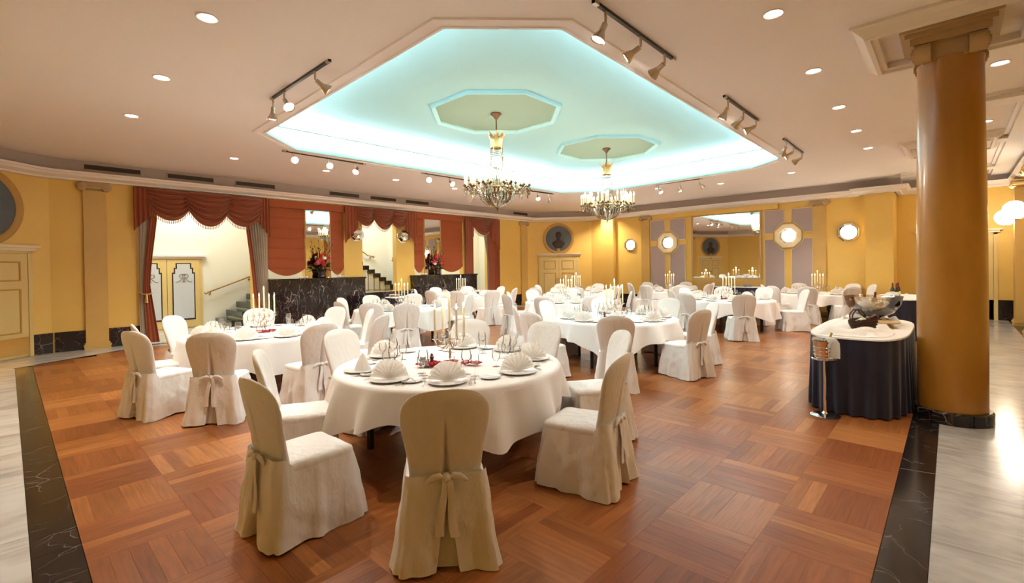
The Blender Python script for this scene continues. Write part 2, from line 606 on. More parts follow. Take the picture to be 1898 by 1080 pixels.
def plank_geo(mb, uvs, cols, x, y, L_, W_, along_x, tone, dz, u0):
    hx, hy = (L_ / 2, W_ / 2) if along_x else (W_ / 2, L_ / 2)
    g, e = 0.00025, 0.0008
    hx, hy = hx - g, hy - g
    k = len(mb.v)
    zt = dz
    vs = [(x - hx, y - hy, -0.02), (x + hx, y - hy, -0.02), (x + hx, y + hy, -0.02), (x - hx, y + hy, -0.02),
          (x - hx + e, y - hy + e, zt), (x + hx - e, y - hy + e, zt), (x + hx - e, y + hy - e, zt), (x - hx + e, y + hy - e, zt),
          (x - hx, y - hy, zt - 0.0006), (x + hx, y - hy, zt - 0.0006), (x + hx, y + hy, zt - 0.0006), (x - hx, y + hy, zt - 0.0006)]
    fs = [(4, 5, 6, 7)]
    for i in range(4):
        j = (i + 1) % 4
        fs.append((i, j, 8 + j, 8 + i))
        fs.append((8 + i, 8 + j, 4 + j, 4 + i))
    mb.v += vs
    for f in fs:
        mb.f.append(tuple(q + k for q in f))
        for q in f:
            p = vs[q]
            a, c = (p[0] - x, p[1] - y) if along_x else (p[1] - y, p[0] - x)
            uvs.append((a + u0, c + u0 * 0.37))
            cols.append(tone)


def plank_mesh(name, mb, uvs, cols):
    me = bpy.data.meshes.new(name)
    me.from_pydata(mb.v, [], mb.f)
    ul = me.uv_layers.new(name='UVMap')
    ul.data.foreach_set('uv', [c for p in uvs for c in p])
    ca = me.color_attributes.new('tone', 'FLOAT_COLOR', 'CORNER')
    ca.data.foreach_set('color', [c for t in cols for c in (*t, 1.0)])
    me.materials.append(MATS['parquet'])
    return me


planks = []
for bi in range(30):
    for bj in range(24):
        bx, by = PX0 + bi * BL, PY0 + bj * BL
        along = (bi + bj) % 2 == 0
        base = rnd.randrange(12)
        for s in range(NS):
            if along:
                x, y = bx + BL / 2, by + SW * (s + 0.5)
            else:
                x, y = bx + SW * (s + 0.5), by + BL / 2
            if not edge_ok(x, y) or x > 16.6:
                continue
            t = TONES[(base if rnd.random() < 0.88 else rnd.randrange(12)) * 3 + rnd.randrange(3)]
            planks.append((x, y, along, TONES.index(t), 0.0))


def in_view(x, y, z=0.0):
    q = RC @ Vector((x, y, z - EYE))
    if q.z < 0.3:
        return False
    u, v = PPX + F_PX * q.x / q.z, PPY + F_PX * q.y / q.z
    return -30 < u < 1930 and -30 < v < 1095


near = sorted([p for p in planks if in_view(p[0], p[1])], key=lambda p: hypot(p[0], p[1]))[:300]
near_set = set(id(p) for p in near)
variants = {}
for k, t in enumerate(TONES):
    for al in (True, False):
        mb, uvs, cols = MB(), [], []
        plank_geo(mb, uvs, cols, 0, 0, BL, SW, al, t, 0.0, k * 1.7 + (0.5 if al else 0))
        variants[(k, al)] = plank_mesh('plank', mb, uvs, cols)
for p in near:
    o = bpy.data.objects.new('plank', variants[(p[3], p[2])])
    COL.objects.link(o)
    o.parent = floor
    o.location = (p[0], p[1], p[4])
mb, uvs, cols = MB(), [], []
for p in planks:
    if id(p) not in near_set:
        plank_geo(mb, uvs, cols, p[0], p[1], BL, SW, p[2], TONES[p[3]], p[4], rnd.uniform(0, 40))
far_pl = put('parquet_field', plank_mesh('parquet_field', mb, uvs, cols), floor)
far_pl['kind'] = 'stuff'


def slab(name, x0, x1, y0, y1, m, z=0.0, g=0.0015):
    o = MB().box(x0 + g, x1 - g, y0 + g, y1 - g, -0.02, z).build(name, m, floor, smooth=False)
    return o


# black marble border beside the parquet, long slabs butted end to end
y = 0.31 - 0.213
while y < 11.95:
    slab('border_slab', PX0 - 0.218, PX0 - 0.002, y, min(y + 1.9, 12.0), 'black_marble')
    y += 1.9
x = PX0
while x < 16.6:
    slab('border_slab', x, min(x + 1.9, 16.9), PY0 - 0.213, PY0 - 0.002, 'black_marble')
    x += 1.9
# pale slabs on the left, grey slabs along the colonnade
for k in range(8):
    slab('marble_slab', -2.4, PX0 - 0.218, -1.9 + k * 2.05, -1.9 + (k + 1) * 2.05, 'pale_marble')
xs = [PX0 - 0.2, 2.2, 4.55, 6.9, 9.25, 11.6, 13.95, 16.3, 18.6]
for k in range(8):
    slab('marble_slab', xs[k], xs[k + 1], -1.12, PY0 - 0.213, 'grey_marble')
    slab('border_slab', xs[k], xs[k + 1], -1.42, -1.12, 'black_marble')
# strip and pale marble at the foot of the stair wall
wedge = [(-1.4, 11.15), (0.05, 12.0), (1.73, 13.0), (1.73, 13.9), (-1.4, 13.9)]
mbw = MB()
mbw.add([(p[0], p[1], -0.018) for p in wedge] + [(p[0], p[1], 0.0015) for p in wedge],
        [(0, 1, 2, 3, 4), (9, 8, 7, 6, 5)] + [(i, i + 5, (i + 1) % 5 + 5, (i + 1) % 5) for i in range(5)])
mbw.build('marble_slab', 'pale_marble', floor, smooth=False)
Mst = wall_frame((0.05, 12.0), (1.73, 13.0))
MB().box(0, 1.95, -0.005, 0.045, -0.018, 0.003, Mst).build('border_slab', 'black_marble', floor, smooth=False)
slab('marble_slab', 1.73, 16.6, 12.99, 13.45, 'pale_marble')
slab('marble_slab', 16.6, 17.6, -0.0, 13.45, 'black_marble')
slab('marble_slab', 1.73, 5.2, 13.45, 16.5, 'pale_marble', 0.001)
slab('marble_slab', 12.0, 15.0, 13.45, 16.5, 'pale_marble', 0.001)
slab('threshold_slab', 2.0, 4.86, 13.28, 13.40, 'green_marble', 0.004)

# ================================================================== CEILING
OUT = [(-2.6, -2.0), (19.0, -2.0), (19.0, 13.95), (-2.6, 13.95)]
bm = bmesh.new()
e = []
for loop in (OUT, OCT):
    vs = [bm.verts.new((p[0], p[1], CEIL)) for p in loop]
    e += [bm.edges.new((vs[i], vs[(i + 1) % len(vs)])) for i in range(len(vs))]
bmesh.ops.triangle_fill(bm, edges=e, use_beauty=True)
me = bpy.data.meshes.new('ceiling')
bm.to_mesh(me)
bm.free()
me.materials.append(MATS['ceiling_paint'])
ceiling = put('ceiling', me)
struct(ceiling, 'beige ceiling with a lit octagonal turquoise recess', 'ceiling')


def ring_band(polyA, zA, polyB, zB):
    n = len(polyA)
    return [(p[0], p[1], zA) for p in polyA], [(p[0], p[1], zB) for p in polyB]


def poly_loft(name, layers, material, parent):
    mb = MB()
    mb.loft([[(p[0], p[1], z) for p in poly] for poly, z in layers])
    return mb.build(name, material, parent, smooth=False)


# flat moulding round the opening, the lip, the cove floor, the recess wall and the recess ceiling
poly_loft('moulding', [(offset_poly(OCT, 0.20), CEIL), (offset_poly(OCT, 0.19), CEIL - 0.018), (offset_poly(OCT, 0.13), CEIL - 0.018), (offset_poly(OCT, 0.12), CEIL)], 'ceiling_paint', ceiling)
poly_loft('moulding', [(offset_poly(OCT, 0.035), CEIL), (offset_poly(OCT, 0.03), CEIL - 0.012), (offset_poly(OCT, 0.0), CEIL - 0.012), (OCT, CEIL)], 'ceiling_paint', ceiling)
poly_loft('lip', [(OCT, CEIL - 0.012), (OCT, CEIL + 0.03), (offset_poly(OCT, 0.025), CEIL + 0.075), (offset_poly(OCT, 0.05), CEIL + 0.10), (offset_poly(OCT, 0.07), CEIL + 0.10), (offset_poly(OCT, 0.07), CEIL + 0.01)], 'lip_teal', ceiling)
poly_loft('cove_floor', [(offset_poly(OCT, 0.07), CEIL + 0.01), (offset_poly(OCT, 0.55), CEIL + 0.01)], 'cove_white', ceiling)
poly_loft('recess_wall', [(offset_poly(OCT, 0.55), CEIL + 0.01), (offset_poly(OCT, 0.55), RECESS - 0.035)], 'cove_white', ceiling)
poly_loft('shadow_gap', [(offset_poly(OCT, 0.55), RECESS - 0.035), (offset_poly(OCT, 0.60), RECESS - 0.035), (offset_poly(OCT, 0.60), RECESS)], 'vent_frame', ceiling)
op = offset_poly(OCT, 0.60)
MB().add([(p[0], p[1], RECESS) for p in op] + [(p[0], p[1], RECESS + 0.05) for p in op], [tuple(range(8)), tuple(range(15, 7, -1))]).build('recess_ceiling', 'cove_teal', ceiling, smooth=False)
# pale air grilles in the recess wall on the stair side
G0, G1 = Vector(offset_poly(OCT, 0.55)[6]), Vector(offset_poly(OCT, 0.55)[5])
Mg = wall_frame(G0, G1)
for k in range(5):
    x0 = 0.5 + k * 1.55
    mb = MB()
    for s in range(4):
        mb.box(x0, x0 + 1.0, 0.0, 0.008, CEIL + 0.20 + s * 0.026, CEIL + 0.214 + s * 0.026, Mg)
    mb.build('recess_grille', 'cornice_paint', ceiling, smooth=False)

# octagonal medallions over the chandeliers
CH = [(6.50, 6.42), (10.42, 6.38)]
for k, (cx, cy) in enumerate(CH):
    def octa_ring(r):
        return [(cx + r * cos(radians(22.5 + 45 * i)), cy + r * sin(radians(22.5 + 45 * i))) for i in range(8)]
    md = sroot('ceiling_medallion', ['octagonal ceiling moulding around the nearer chandelier', 'octagonal ceiling moulding around the farther chandelier'][k], 'ceiling moulding')
    r = 1.30
    poly_loft('moulding', [(octa_ring(r), RECESS), (octa_ring(r - 0.01), RECESS - 0.055), (octa_ring(r - 0.035), RECESS - 0.065), (octa_ring(r - 0.05), RECESS - 0.05), (octa_ring(r - 0.085), RECESS - 0.03), (octa_ring(r - 0.09), RECESS)], 'cove_teal', md)
    oc = octa_ring(r - 0.09)
    MB().add([(p[0], p[1], RECESS - 0.004) for p in oc] + [(p[0], p[1], RECESS) for p in oc], [tuple(range(8)), tuple(range(15, 7, -1))]).build('field', 'cove_green', md, smooth=False)

# ================================================================== WALLS
PATH = [(-1.45, 12.14), (0.30, 13.56), (0.62, 13.7), (15.75, 13.7), (16.05, 13.57), (17.46, 11.86), (17.6, 11.6), (17.6, -0.6)]


def path_offset(path, d):
    """offset of an open path towards the room (right-hand side)"""
    out = []
    for i, p in enumerate(path):
        p = Vector(p)
        nn = []
        if i > 0:
            t = (p - Vector(path[i - 1])).normalized(); nn.append(Vector((t.y, -t.x)))
        if i < len(path) - 1:
            t = (Vector(path[i + 1]) - p).normalized(); nn.append(Vector((t.y, -t.x)))
        b2 = sum(nn, Vector((0, 0)))
        b2 = b2 / b2.dot(nn[0])
        out.append((p.x + b2.x * d, p.y + b2.y * d))
    return out


def sweep(name, path, prof, material, parent=None):
    """prof: list of (offset into the room, z)"""
    rows = [[(p[0], p[1], z) for p in path_offset(path, d)] for d, z in prof]
    mb = MB()
    mb.loft(rows, closed=False)
    return mb.build(name, material, parent, angle=0.5)


# stair wall with its openings
wl = sroot('wall_left', 'yellow wall with curtained openings to the bright staircase', 'wall')
WT = WY + 0.22


def wbox(x0, x1, z0, z1, m='wall_paint', name='panel', y0=WY, y1=WT):
    return MB().box(x0, x1, y0, y1, z0, z1).build(name, m, wl, smooth=False)


wbox(0.60, 2.10, 0, CEIL)
wbox(4.50, 4.86, 0, CEIL)
wbox(2.10, 4.50, 3.48, CEIL)
wbox(4.86, 7.10, 0, 1.30)
wbox(4.86, 7.10, 3.44, CEIL)
wbox(5.90, 6.68, 1.30, 3.44)
wbox(7.10, 7.73, 0, CEIL)
wbox(7.73, 8.98, 0, 0.90)
wbox(7.73, 8.98, 3.40, CEIL)
wbox(8.98, 9.70, 0, CEIL)
wbox(9.70, 11.95, 0, 1.30)
wbox(9.70, 11.95, 3.44, CEIL)
wbox(10.12, 10.88, 1.30, 3.44)
wbox(11.95, 12.36, 0, CEIL)
wbox(12.36, 13.30, 3.48, CEIL)
wbox(13.30, 15.78, 0, CEIL)
MB().box(0.66, 2.08, WY - 0.03, WY, 0, 0.42).build('skirting', 'black_marble', wl, smooth=False)
MB().box(13.75, 15.75, WY - 0.03, WY, 0, 0.46).build('skirting', 'black_marble', wl, smooth=False)

wcl = sroot('wall_corner_left', 'angled yellow wall with the panelled door and round painting at the frame edge', 'wall')
sweep('panel', PATH[:3], [(0, 0), (0, CEIL)], 'wall_paint', wcl)
sweep('skirting', PATH[1:3], [(0.03, 0), (0.03, 0.42), (0, 0.42)], 'black_marble', wcl)
wcf = sroot('wall_corner_far', 'angled far corner wall with bust painting and yellow door', 'wall')
sweep('panel', PATH[3:7], [(0, 0), (0, CEIL)], 'wall_paint', wcf)
sweep('skirting', PATH[3:7], [(0.03, 0), (0.03, 0.46), (0, 0.46)], 'black_marble', wcf)

wr = sroot('wall_right', 'yellow wall with the big mirror and mauve panels', 'wall')


def rbox(y0, y1, z0, z1, m='wall_paint', name='panel', x0=WX, x1=WX + 0.2):
    return MB().box(x0, x1, y0, y1, z0, z1).build(name, m, wr, smooth=False)


rbox(1.85, 11.65, 0, CEIL)
rbox(1.20, 1.85, 0, CORN + 0.02, name='pier', x0=WX - 0.32, x1=WX + 0.9)
rbox(10.38, 10.96, 0, CORN + 0.02, name='pier', x0=WX - 0.22, x1=WX)
rbox(1.85, 10.38, 0, 0.46, 'black_marble', 'skirting', x0=WX - 0.03, x1=WX)
rbox(1.17, 1.88, 0, 0.46, 'black_marble', 'skirting', x0=WX - 0.35, x1=WX - 0.32)
rbox(4.75, 7.1, 0.47, 1.10, 'pilaster_paint', 'dado', x0=WX - 0.06, x1=WX)
rbox(4.2, 7.7, 3.45, CORN, 'wall_paint', 'pelmet_board', x0=WX - 0.13, x1=WX)

wce = sroot('wall_corridor', 'yellow walls at the end and side of the marble colonnade', 'wall')
MB().box(18.45, 18.65, -1.42, 1.20, 0, CEIL).build('panel', 'wall_paint', wce, smooth=False)
MB().box(18.42, 18.45, -1.42, 1.20, 0, 0.55).build('skirting', 'black_marble', wce, smooth=False)
MB().box(-2.6, 18.65, -1.62, -1.42, 0, CEIL).build('panel', 'wall_paint', wce, smooth=False)
MB().box(-2.6, 18.45, -1.42, -1.39, 0, 0.45).build('skirting', 'black_marble', wce, smooth=False)
wn = sroot('wall_near', 'plain yellow wall closing the hall beyond the frame', 'wall')
MB().box(-1.65, -1.45, -1.42, 12.2, 0, CEIL).build('panel', 'wall_paint', wn, smooth=False)

# cornice: projecting shelf, hollow above it and the band with the air grilles
tr = sroot('trim_1', 'stepped pale cornice running round the hall', 'cornice')
PC = PATH[:-1] + [(17.6, 1.85)]
sweep('cornice', PC, [(0, CORN), (0.10, CORN), (0.11, CORN + 0.035), (0.20, CORN + 0.05), (0.25, CORN + 0.075), (0.26, CORN + 0.12), (0.30, CORN + 0.125), (0.31, CORN + 0.165), (0.12, CORN + 0.165)], 'cornice_paint', tr)
sweep('band', PC, [(0.12, CORN + 0.165), (0.12, CEIL)], 'band_paint', tr)
# cornice over the pier
PB = [(17.6, 1.90), (17.27, 1.90), (17.27, 1.15), (18.45, 1.15), (18.45, -1.42)]
sweep('cornice', PB, [(0, CORN), (0.10, CORN), (0.11, CORN + 0.035), (0.20, CORN + 0.05), (0.25, CORN + 0.075), (0.26, CORN + 0.12), (0.30, CORN + 0.165), (0.02, CORN + 0.165)], 'cornice_paint', tr)
sweep('band', [(17.6, 1.85), (17.6, 1.15), (18.45, 1.15), (18.45, -1.42)], [(0.1, CORN + 0.165), (0.1, CEIL)], 'band_paint', tr)
sweep('cornice', [(18.45, -1.42), (-1.45, -1.42), (-1.45, 12.1)], [(0, CORN), (0.10, CORN), (0.11, CORN + 0.035), (0.25, CORN + 0.075), (0.31, CORN + 0.165), (0.12, CORN + 0.165), (0.12, CEIL)], 'cornice_paint', tr)

VN = ['first', 'second', 'third', 'fourth', 'fifth', 'sixth', 'seventh']
for k, (x0, x1) in enumerate([(1.15, 2.14), (2.62, 3.60), (4.08, 5.07), (6.60, 7.59), (7.96, 8.93), (9.29, 10.28), (14.68, 15.62)]):
    v = thing('air_vent', f'{VN[k]} dark slot air vent above the stair wall cornice, counted from the corner door', 'air vent', group='slot vents above the cornice')
    yb = WY - 0.12
    mb = MB()
    for (a, b2, c, d) in ((x0, x1, 3.985, 4.0), (x0, x1, 3.87, 3.885), (x0, x0 + 0.015, 3.885, 3.985), (x1 - 0.015, x1, 3.885, 3.985)):
        mb.box(a, b2, yb - 0.014, yb, c, d)
    mb.build('frame', 'vent_frame', v, smooth=False)
    MB().box(x0 + 0.015, x1 - 0.015, yb - 0.003, yb, 3.885, 3.985).build('backing', 'vent_dark', v, smooth=False)
    for s in range(3):
        MB().box(x0 + 0.015, x1 - 0.015, yb - 0.010, yb - 0.004, 3.905 + s * 0.028, 3.911 + s * 0.028).build('slat', 'bronze', v, smooth=False)


# ------------------------------------------------------------------ pilasters
def pilaster(M, w, label, ztop=CORN, depth=0.06, cap='capital_stone'):
    """local x centred, y into the room"""
    p = sroot('pilaster', label, 'pilaster')
    MB().box(-w / 2, w / 2, -0.01, depth, 0.14, ztop - 0.19, M).build('shaft', 'pilaster_paint', p, smooth=False)
    mb = MB()
    mb.box(-w / 2 - 0.04, w / 2 + 0.04, -0.01, depth + 0.04, 0.06, 0.10, M)
    mb.box(-w / 2 - 0.02, w / 2 + 0.02, -0.01, depth + 0.02, 0.10, 0.14, M)
    mb.box(-w / 2 - 0.03, w / 2 + 0.03, -0.01, depth + 0.03, 0.0, 0.06, M)
    mb.build('base', 'pilaster_paint', p, smooth=False)
    mb = MB()
    z = ztop - 0.10
    mb.box(-w / 2 - 0.02, w / 2 + 0.02, -0.01, depth + 0.05, ztop - 0.03, ztop, M)
    mb.box(-w / 2 - 0.01, w / 2 + 0.01, -0.01, depth + 0.03, z - 0.05, ztop - 0.03, M)
    for k in range(3):
        mb.box(-w / 2, w / 2, depth + 0.02, depth + 0.045, z - 0.04 + k * 0.03, z - 0.022 + k * 0.03, M)
    mb.build('capital', cap, p, smooth=False)
    for s in (-1, 1):
        mb = MB()
        cx = s * (w / 2 + 0.015)
        for ri, (r, yy) in enumerate(((0.085, depth + 0.045), (0.060, depth + 0.06), (0.032, depth + 0.07), (0.014, depth + 0.08))):
            ring0 = [M @ Vector((cx + r * cos(2 * pi * k / 16), -0.01, z - 0.01 + r * sin(2 * pi * k / 16))) for k in range(16)]
            ring1 = [M @ Vector((cx + r * cos(2 * pi * k / 16), yy, z - 0.01 + r * sin(2 * pi * k / 16))) for k in range(16)]
            ring2 = [M @ Vector((cx + r * 0.85 * cos(2 * pi * k / 16), yy + 0.004, z - 0.01 + r * 0.85 * sin(2 * pi * k / 16))) for k in range(16)]
            mb.loft([ring0, ring1, ring2], True, False, True)
        mb.build('volute', cap, p)
    return p


M_LEFT = lambda x: wall_frame((x, WY), (x + 1, WY))
M_RIGHT = lambda y: wall_frame((WX, y), (WX, y - 1))
pilaster(M_LEFT(1.33), 0.38, 'tan pilaster with scroll capital between corner door and first curtain')
pilaster(M_LEFT(15.45), 0.40, 'tan pilaster with scroll capital between far curtain and bust painting')
pilaster(M_RIGHT(9.0), 0.36, 'slim tan pilaster with scroll capital left of the mirror wall panels')
pilaster(M_RIGHT(3.05), 0.36, 'slim tan pilaster with scroll capital right of the mirror wall panels')
M_COR = lambda x: wall_frame((x, -1.42), (x - 1, -1.42))
pilaster(M_COR(17.3), 0.42, 'tan pilaster with gilded capital at the colonnade end', depth=0.26, cap='gilt')
pilaster(M_COR(14.8), 0.42, 'tan pilaster with gilded capital nearest the frame edge', depth=0.26, cap='gilt')

# ------------------------------------------------------------------ column of the colonnade
def column(cx, cy, label):
    c = sroot('column', label, 'column')
    MB().lathe([(0.275, 0.12), (0.277, 1.3), (0.268, 2.6), (0.258, 3.66), (0.262, 3.70)], 48, (cx, cy, 0)).build('shaft', 'column_marble', c)
    for k in range(12):
        a0, a1 = 2 * pi * k / 12 + 0.012, 2 * pi * (k + 1) / 12 - 0.012
        mb = MB()
        rows = []
        for r, z in ((0.315, 0.0), (0.315, 0.11), (0.30, 0.125), (0.27, 0.125)):
            rows.append([(cx + r * cos(a0 + (a1 - a0) * j / 5), cy + r * sin(a0 + (a1 - a0) * j / 5), z) for j in range(6)])
        mb.loft(rows, closed=False)
        mb.build('base_tile', 'black_marble', c)
    mb = MB()
    mb.box(cx - 0.24, cx + 0.24, cy - 0.20, cy + 0.20, 3.68, 3.86)
    mb.box(cx - 0.30, cx + 0.30, cy - 0.30, cy + 0.30, 3.86, 3.93)
    mb.box(cx - 0.34, cx + 0.34, cy - 0.34, cy + 0.34, 3.93, 3.975)
    mb.box(cx - 0.38, cx + 0.38, cy - 0.38, cy + 0.38, 3.975, CEIL - 0.01)
    mb.build('capital', 'capital_stone', c, smooth=False)
    for sy in (-1, 1):
        for sx in (-1, 1):
            mb = MB()
            for r, ext in ((0.095, 0.0), (0.065, 0.014), (0.035, 0.026)):
                ringa = [(cx + sx * 0.25 + r * cos(2 * pi * k / 16), cy + sy * 0.14, 3.77 + r * sin(2 * pi * k / 16)) for k in range(16)]
                ringb = [(cx + sx * 0.25 + r * cos(2 * pi * k / 16), cy + sy * (0.27 + ext), 3.77 + r * sin(2 * pi * k / 16)) for k in range(16)]
                mb.loft([ringa, ringb], True, True, True)
            mb.build('volute', 'capital_stone', c)
    mb = MB()
    prof = [(0.76, CEIL), (0.76, CEIL - 0.03), (0.735, CEIL - 0.035), (0.70, CEIL - 0.06), (0.655, CEIL - 0.11), (0.645, CEIL - 0.13), (0.60, CEIL - 0.13), (0.59, CEIL - 0.10), (0.545, CEIL - 0.09), (0.54, CEIL - 0.02), (0.36, CEIL - 0.02)]
    mb.loft([[(cx + h * a, cy + h * b2, z) for a, b2 in ((-1, -1), (1, -1), (1, 1), (-1, 1))] for h, z in prof])
    mb.build('ceiling_plate', 'cornice_paint', c, smooth=False)
    return c


COLX, COLY = 6.70, 0.0
column(COLX, COLY, 'big round ochre marble column with scroll capital beside the skirted buffet')
column(13.2, 0.0, 'second ochre column of the colonnade, hidden behind the first')

# mouldings on the colonnade ceiling
tr2 = sroot('trim_2', 'pale beam mouldings on the colonnade ceiling', 'ceiling moulding')
for (x0, x1, y0, y1) in ((-1.4, 18.4, -1.30, -0.80), (9.75, 10.15, -0.80, 0.10), (12.95, 13.35, -0.80, -0.40), (16.7, 17.1, -0.80, 1.0)):
    mb = MB()
    mb.box(x0, x1, y0, y1, CEIL - 0.10, CEIL)
    if x1 - x0 > 5:
        mb.box(x0, x1, y0 - 0.06, y1 + 0.06, CEIL - 0.045, CEIL)
    else:
        mb.box(x0 - 0.06, x1 + 0.06, y0, y1, CEIL - 0.045, CEIL)
    mb.build('beam', 'cornice_paint', tr2, smooth=False)

# ================================================================== STAIRCASE BEYOND THE STAIR WALL
sw = sroot('wall_stairwell', 'brightly lit cream walls of the stairwell behind the curtains', 'wall')
MB().box(1.2, 15.6, 16.5, 16.7, 0, 4.6).build('panel', 'stair_wall', sw, smooth=False)
MB().box(1.2, 1.4, WT, 16.5, 0, 4.6).build('panel', 'stair_wall', sw, smooth=False)
MB().box(15.4, 15.6, WT, 16.5, 0, 4.6).build('panel', 'stair_wall', sw, smooth=False)
MB().box(1.2, 15.6, WT, 16.5, 4.5, 4.6).build('panel', 'stair_wall', sw, smooth=False)
MB().box(10.35, 10.5, 14.9, 16.5, 0.9, 4.5).build('panel', 'stair_wall', sw, smooth=False)
area((3.6, 15.1, 4.4), (3.6, 15.1, 0), 2.2, 1.0, P_STAIR, (1.0, 0.98, 0.90), 'stair_lamp')
area((8.6, 15.0, 4.4), (8.6, 15.0, 0), 2.2, 0.9, P_STAIR, (1.0, 0.98, 0.92), 'stair_lamp')
area((13.0, 15.1, 4.4), (13.0, 15.1, 0), 2.0, 0.9, P_STAIR, (1.0, 0.98, 0.90), 'stair_lamp')

st = sroot('stairs', 'dark green marble stairs rising behind the first curtain', 'stairs')
for k in range(6):
    x0 = 4.33 + k * 0.29
    MB().box(x0, x0 + 0.32, 15.0, 16.48, 0.23 * k + 0.06, 0.23 * k + 0.23).build('tread', 'green_marble', st, smooth=False)
    MB().box(x0 + 0.03, x0 + 0.32, 15.02, 16.48, 0.0, 0.23 * k + 0.06).build('riser', 'stair_wall', st, smooth=False)
MB().box(4.98, 5.10, 14.86, 15.0, 0.0, 1.12).build('newel', 'green_marble', st, smooth=False)
MB().box(5.1, 7.7, 14.9, 15.0, 0.0, 1.3).build('stringer', 'green_marble', st, smooth=False)
st2 = sroot('stairs', 'black marble stairs rising leftwards behind the middle opening', 'stairs')
for k in range(8):
    x1 = 10.2 - k * 0.235
    z = 0.90 + 0.145 * k
    MB().box(x1 - 0.30, x1, 15.55, 16.48, z, z + 0.15).build('tread', 'black_marble', st2, smooth=False)
    MB().box(x1 - 0.28, x1 - 0.02, 15.57, 16.48, 0.9, z).build('riser', 'stair_wall', st2, smooth=False)
land = sroot('stair_landing', 'raised marble landing behind the middle opening', 'landing')
MB().box(6.2, 10.4, WT, 16.48, 0.0, 0.90).build('slab', 'black_marble', land, smooth=False)
st3 = sroot('stairs', 'wide black marble steps up to the middle opening', 'stairs')
for k in range(5):
    MB().box(7.66, 9.50, 12.72 + k * 0.20, WY + 0.02, 0.18 * k, 0.18 * (k + 1)).build('step', 'black_marble', st3, smooth=False)

# parapets of veined black marble
for lab, x0, x1 in (('black veined marble parapet between first curtain and middle steps', 4.86, 7.64), ('black veined marble parapet between middle steps and narrow curtain', 9.52, 12.38)):
    pr = sroot('parapet', lab, 'parapet')
    n = 2
    for k in range(n):
        a, b2 = x0 + (x1 - x0) * k / n, x0 + (x1 - x0) * (k + 1) / n
        MB().box(a + 0.002, b2 - 0.002, WY - 0.30, WY - 0.01, 0.0, 1.36).build('slab', 'parapet_marble', pr, smooth=False)
    MB().box(x0 - 0.02, x1 + 0.02, WY - 0.33, WY + 0.02, 1.36, 1.41).build('coping', 'black_marble', pr, smooth=False)
    MB().box(x0, x1, WY - 0.36, WY - 0.30, 0.0, 0.12).build('skirting', 'black_marble', pr, smooth=False)


# handrails on the stairwell walls
def handrail(pts, y, label):
    h = thing('handrail', label, 'handrail')
    MB().tube([(x, y, z) for x, z in pts], 0.022, 8).build('rail', 'brass', h)
    MB().ball((pts[0][0], y, pts[0][1]), 0.045, 10, 8).build('knob', 'brass', h)
    for t in (0.08, 0.8):
        x = pts[0][0] + (pts[-1][0] - pts[0][0]) * t
        z = pts[0][1] + (pts[-1][1] - pts[0][1]) * t
        mb = MB()
        mb.tube([(x, y, z - 0.02), (x, y, z - 0.07), (x, y + 0.09, z - 0.09)], 0.011, 6)
        mb.lathe([(0.001, 0), (0.035, 0), (0.035, 0.012), (0.001, 0.012)], 12, (0, 0, 0), Matrix.Translation((x, y + 0.10, z - 0.09)) @ Matrix.Rotation(pi / 2, 4, 'X'))
        mb.build('bracket', 'brass', h)


handrail([(4.07, 1.0), (5.6, 1.58)], 16.38, 'brass handrail rising on the stairwell wall behind the first curtain')
handrail([(9.70, 2.12), (9.45, 2.17), (8.6, 2.75)], 16.38, 'brass handrail on the white wall behind the middle opening')
handrail([(9.95, 2.05), (10.3, 2.06)], 15.4, 'short brass handrail end beside the middle opening')


# ------------------------------------------------------------------ doors
def stepped(x0, x1, z0, z1, s):
    """glass outline with stepped upper corners"""
    return [(x0, z0), (x1, z0), (x1, z1 - 3 * s), (x1 - s * 0.5, z1 - 3 * s), (x1 - s * 0.5, z1 - 1.5 * s), (x1 - s, z1 - 1.5 * s), (x1 - s, z1),
            (x0 + s, z1), (x0 + s, z1 - 1.5 * s), (x0 + s * 0.5, z1 - 1.5 * s), (x0 + s * 0.5, z1 - 3 * s), (x0, z1 - 3 * s)]


def letter_r(mb, x, z, s, mirror, M, y):
    k = -1 if mirror else 1
    stem = [(0.0, 0.0), (0.03, 0.5), (0.05, 0.95)]
    bowl = [(-0.25, 0.86), (-0.10, 1.0), (0.15, 1.05), (0.42, 0.98), (0.50, 0.78), (0.38, 0.58), (0.06, 0.50)]
    leg = [(0.10, 0.50), (0.30, 0.25), (0.55, 0.02), (0.78, -0.06), (0.88, 0.06)]
    foot = [(0.0, 0.0), (-0.16, -0.06), (-0.26, 0.05)]
    for pl in (stem, bowl, leg, foot):
        mb.tube([M @ Vector((x + k * px * s, y, z + pz * s)) for px, pz in pl], 0.007, 6)


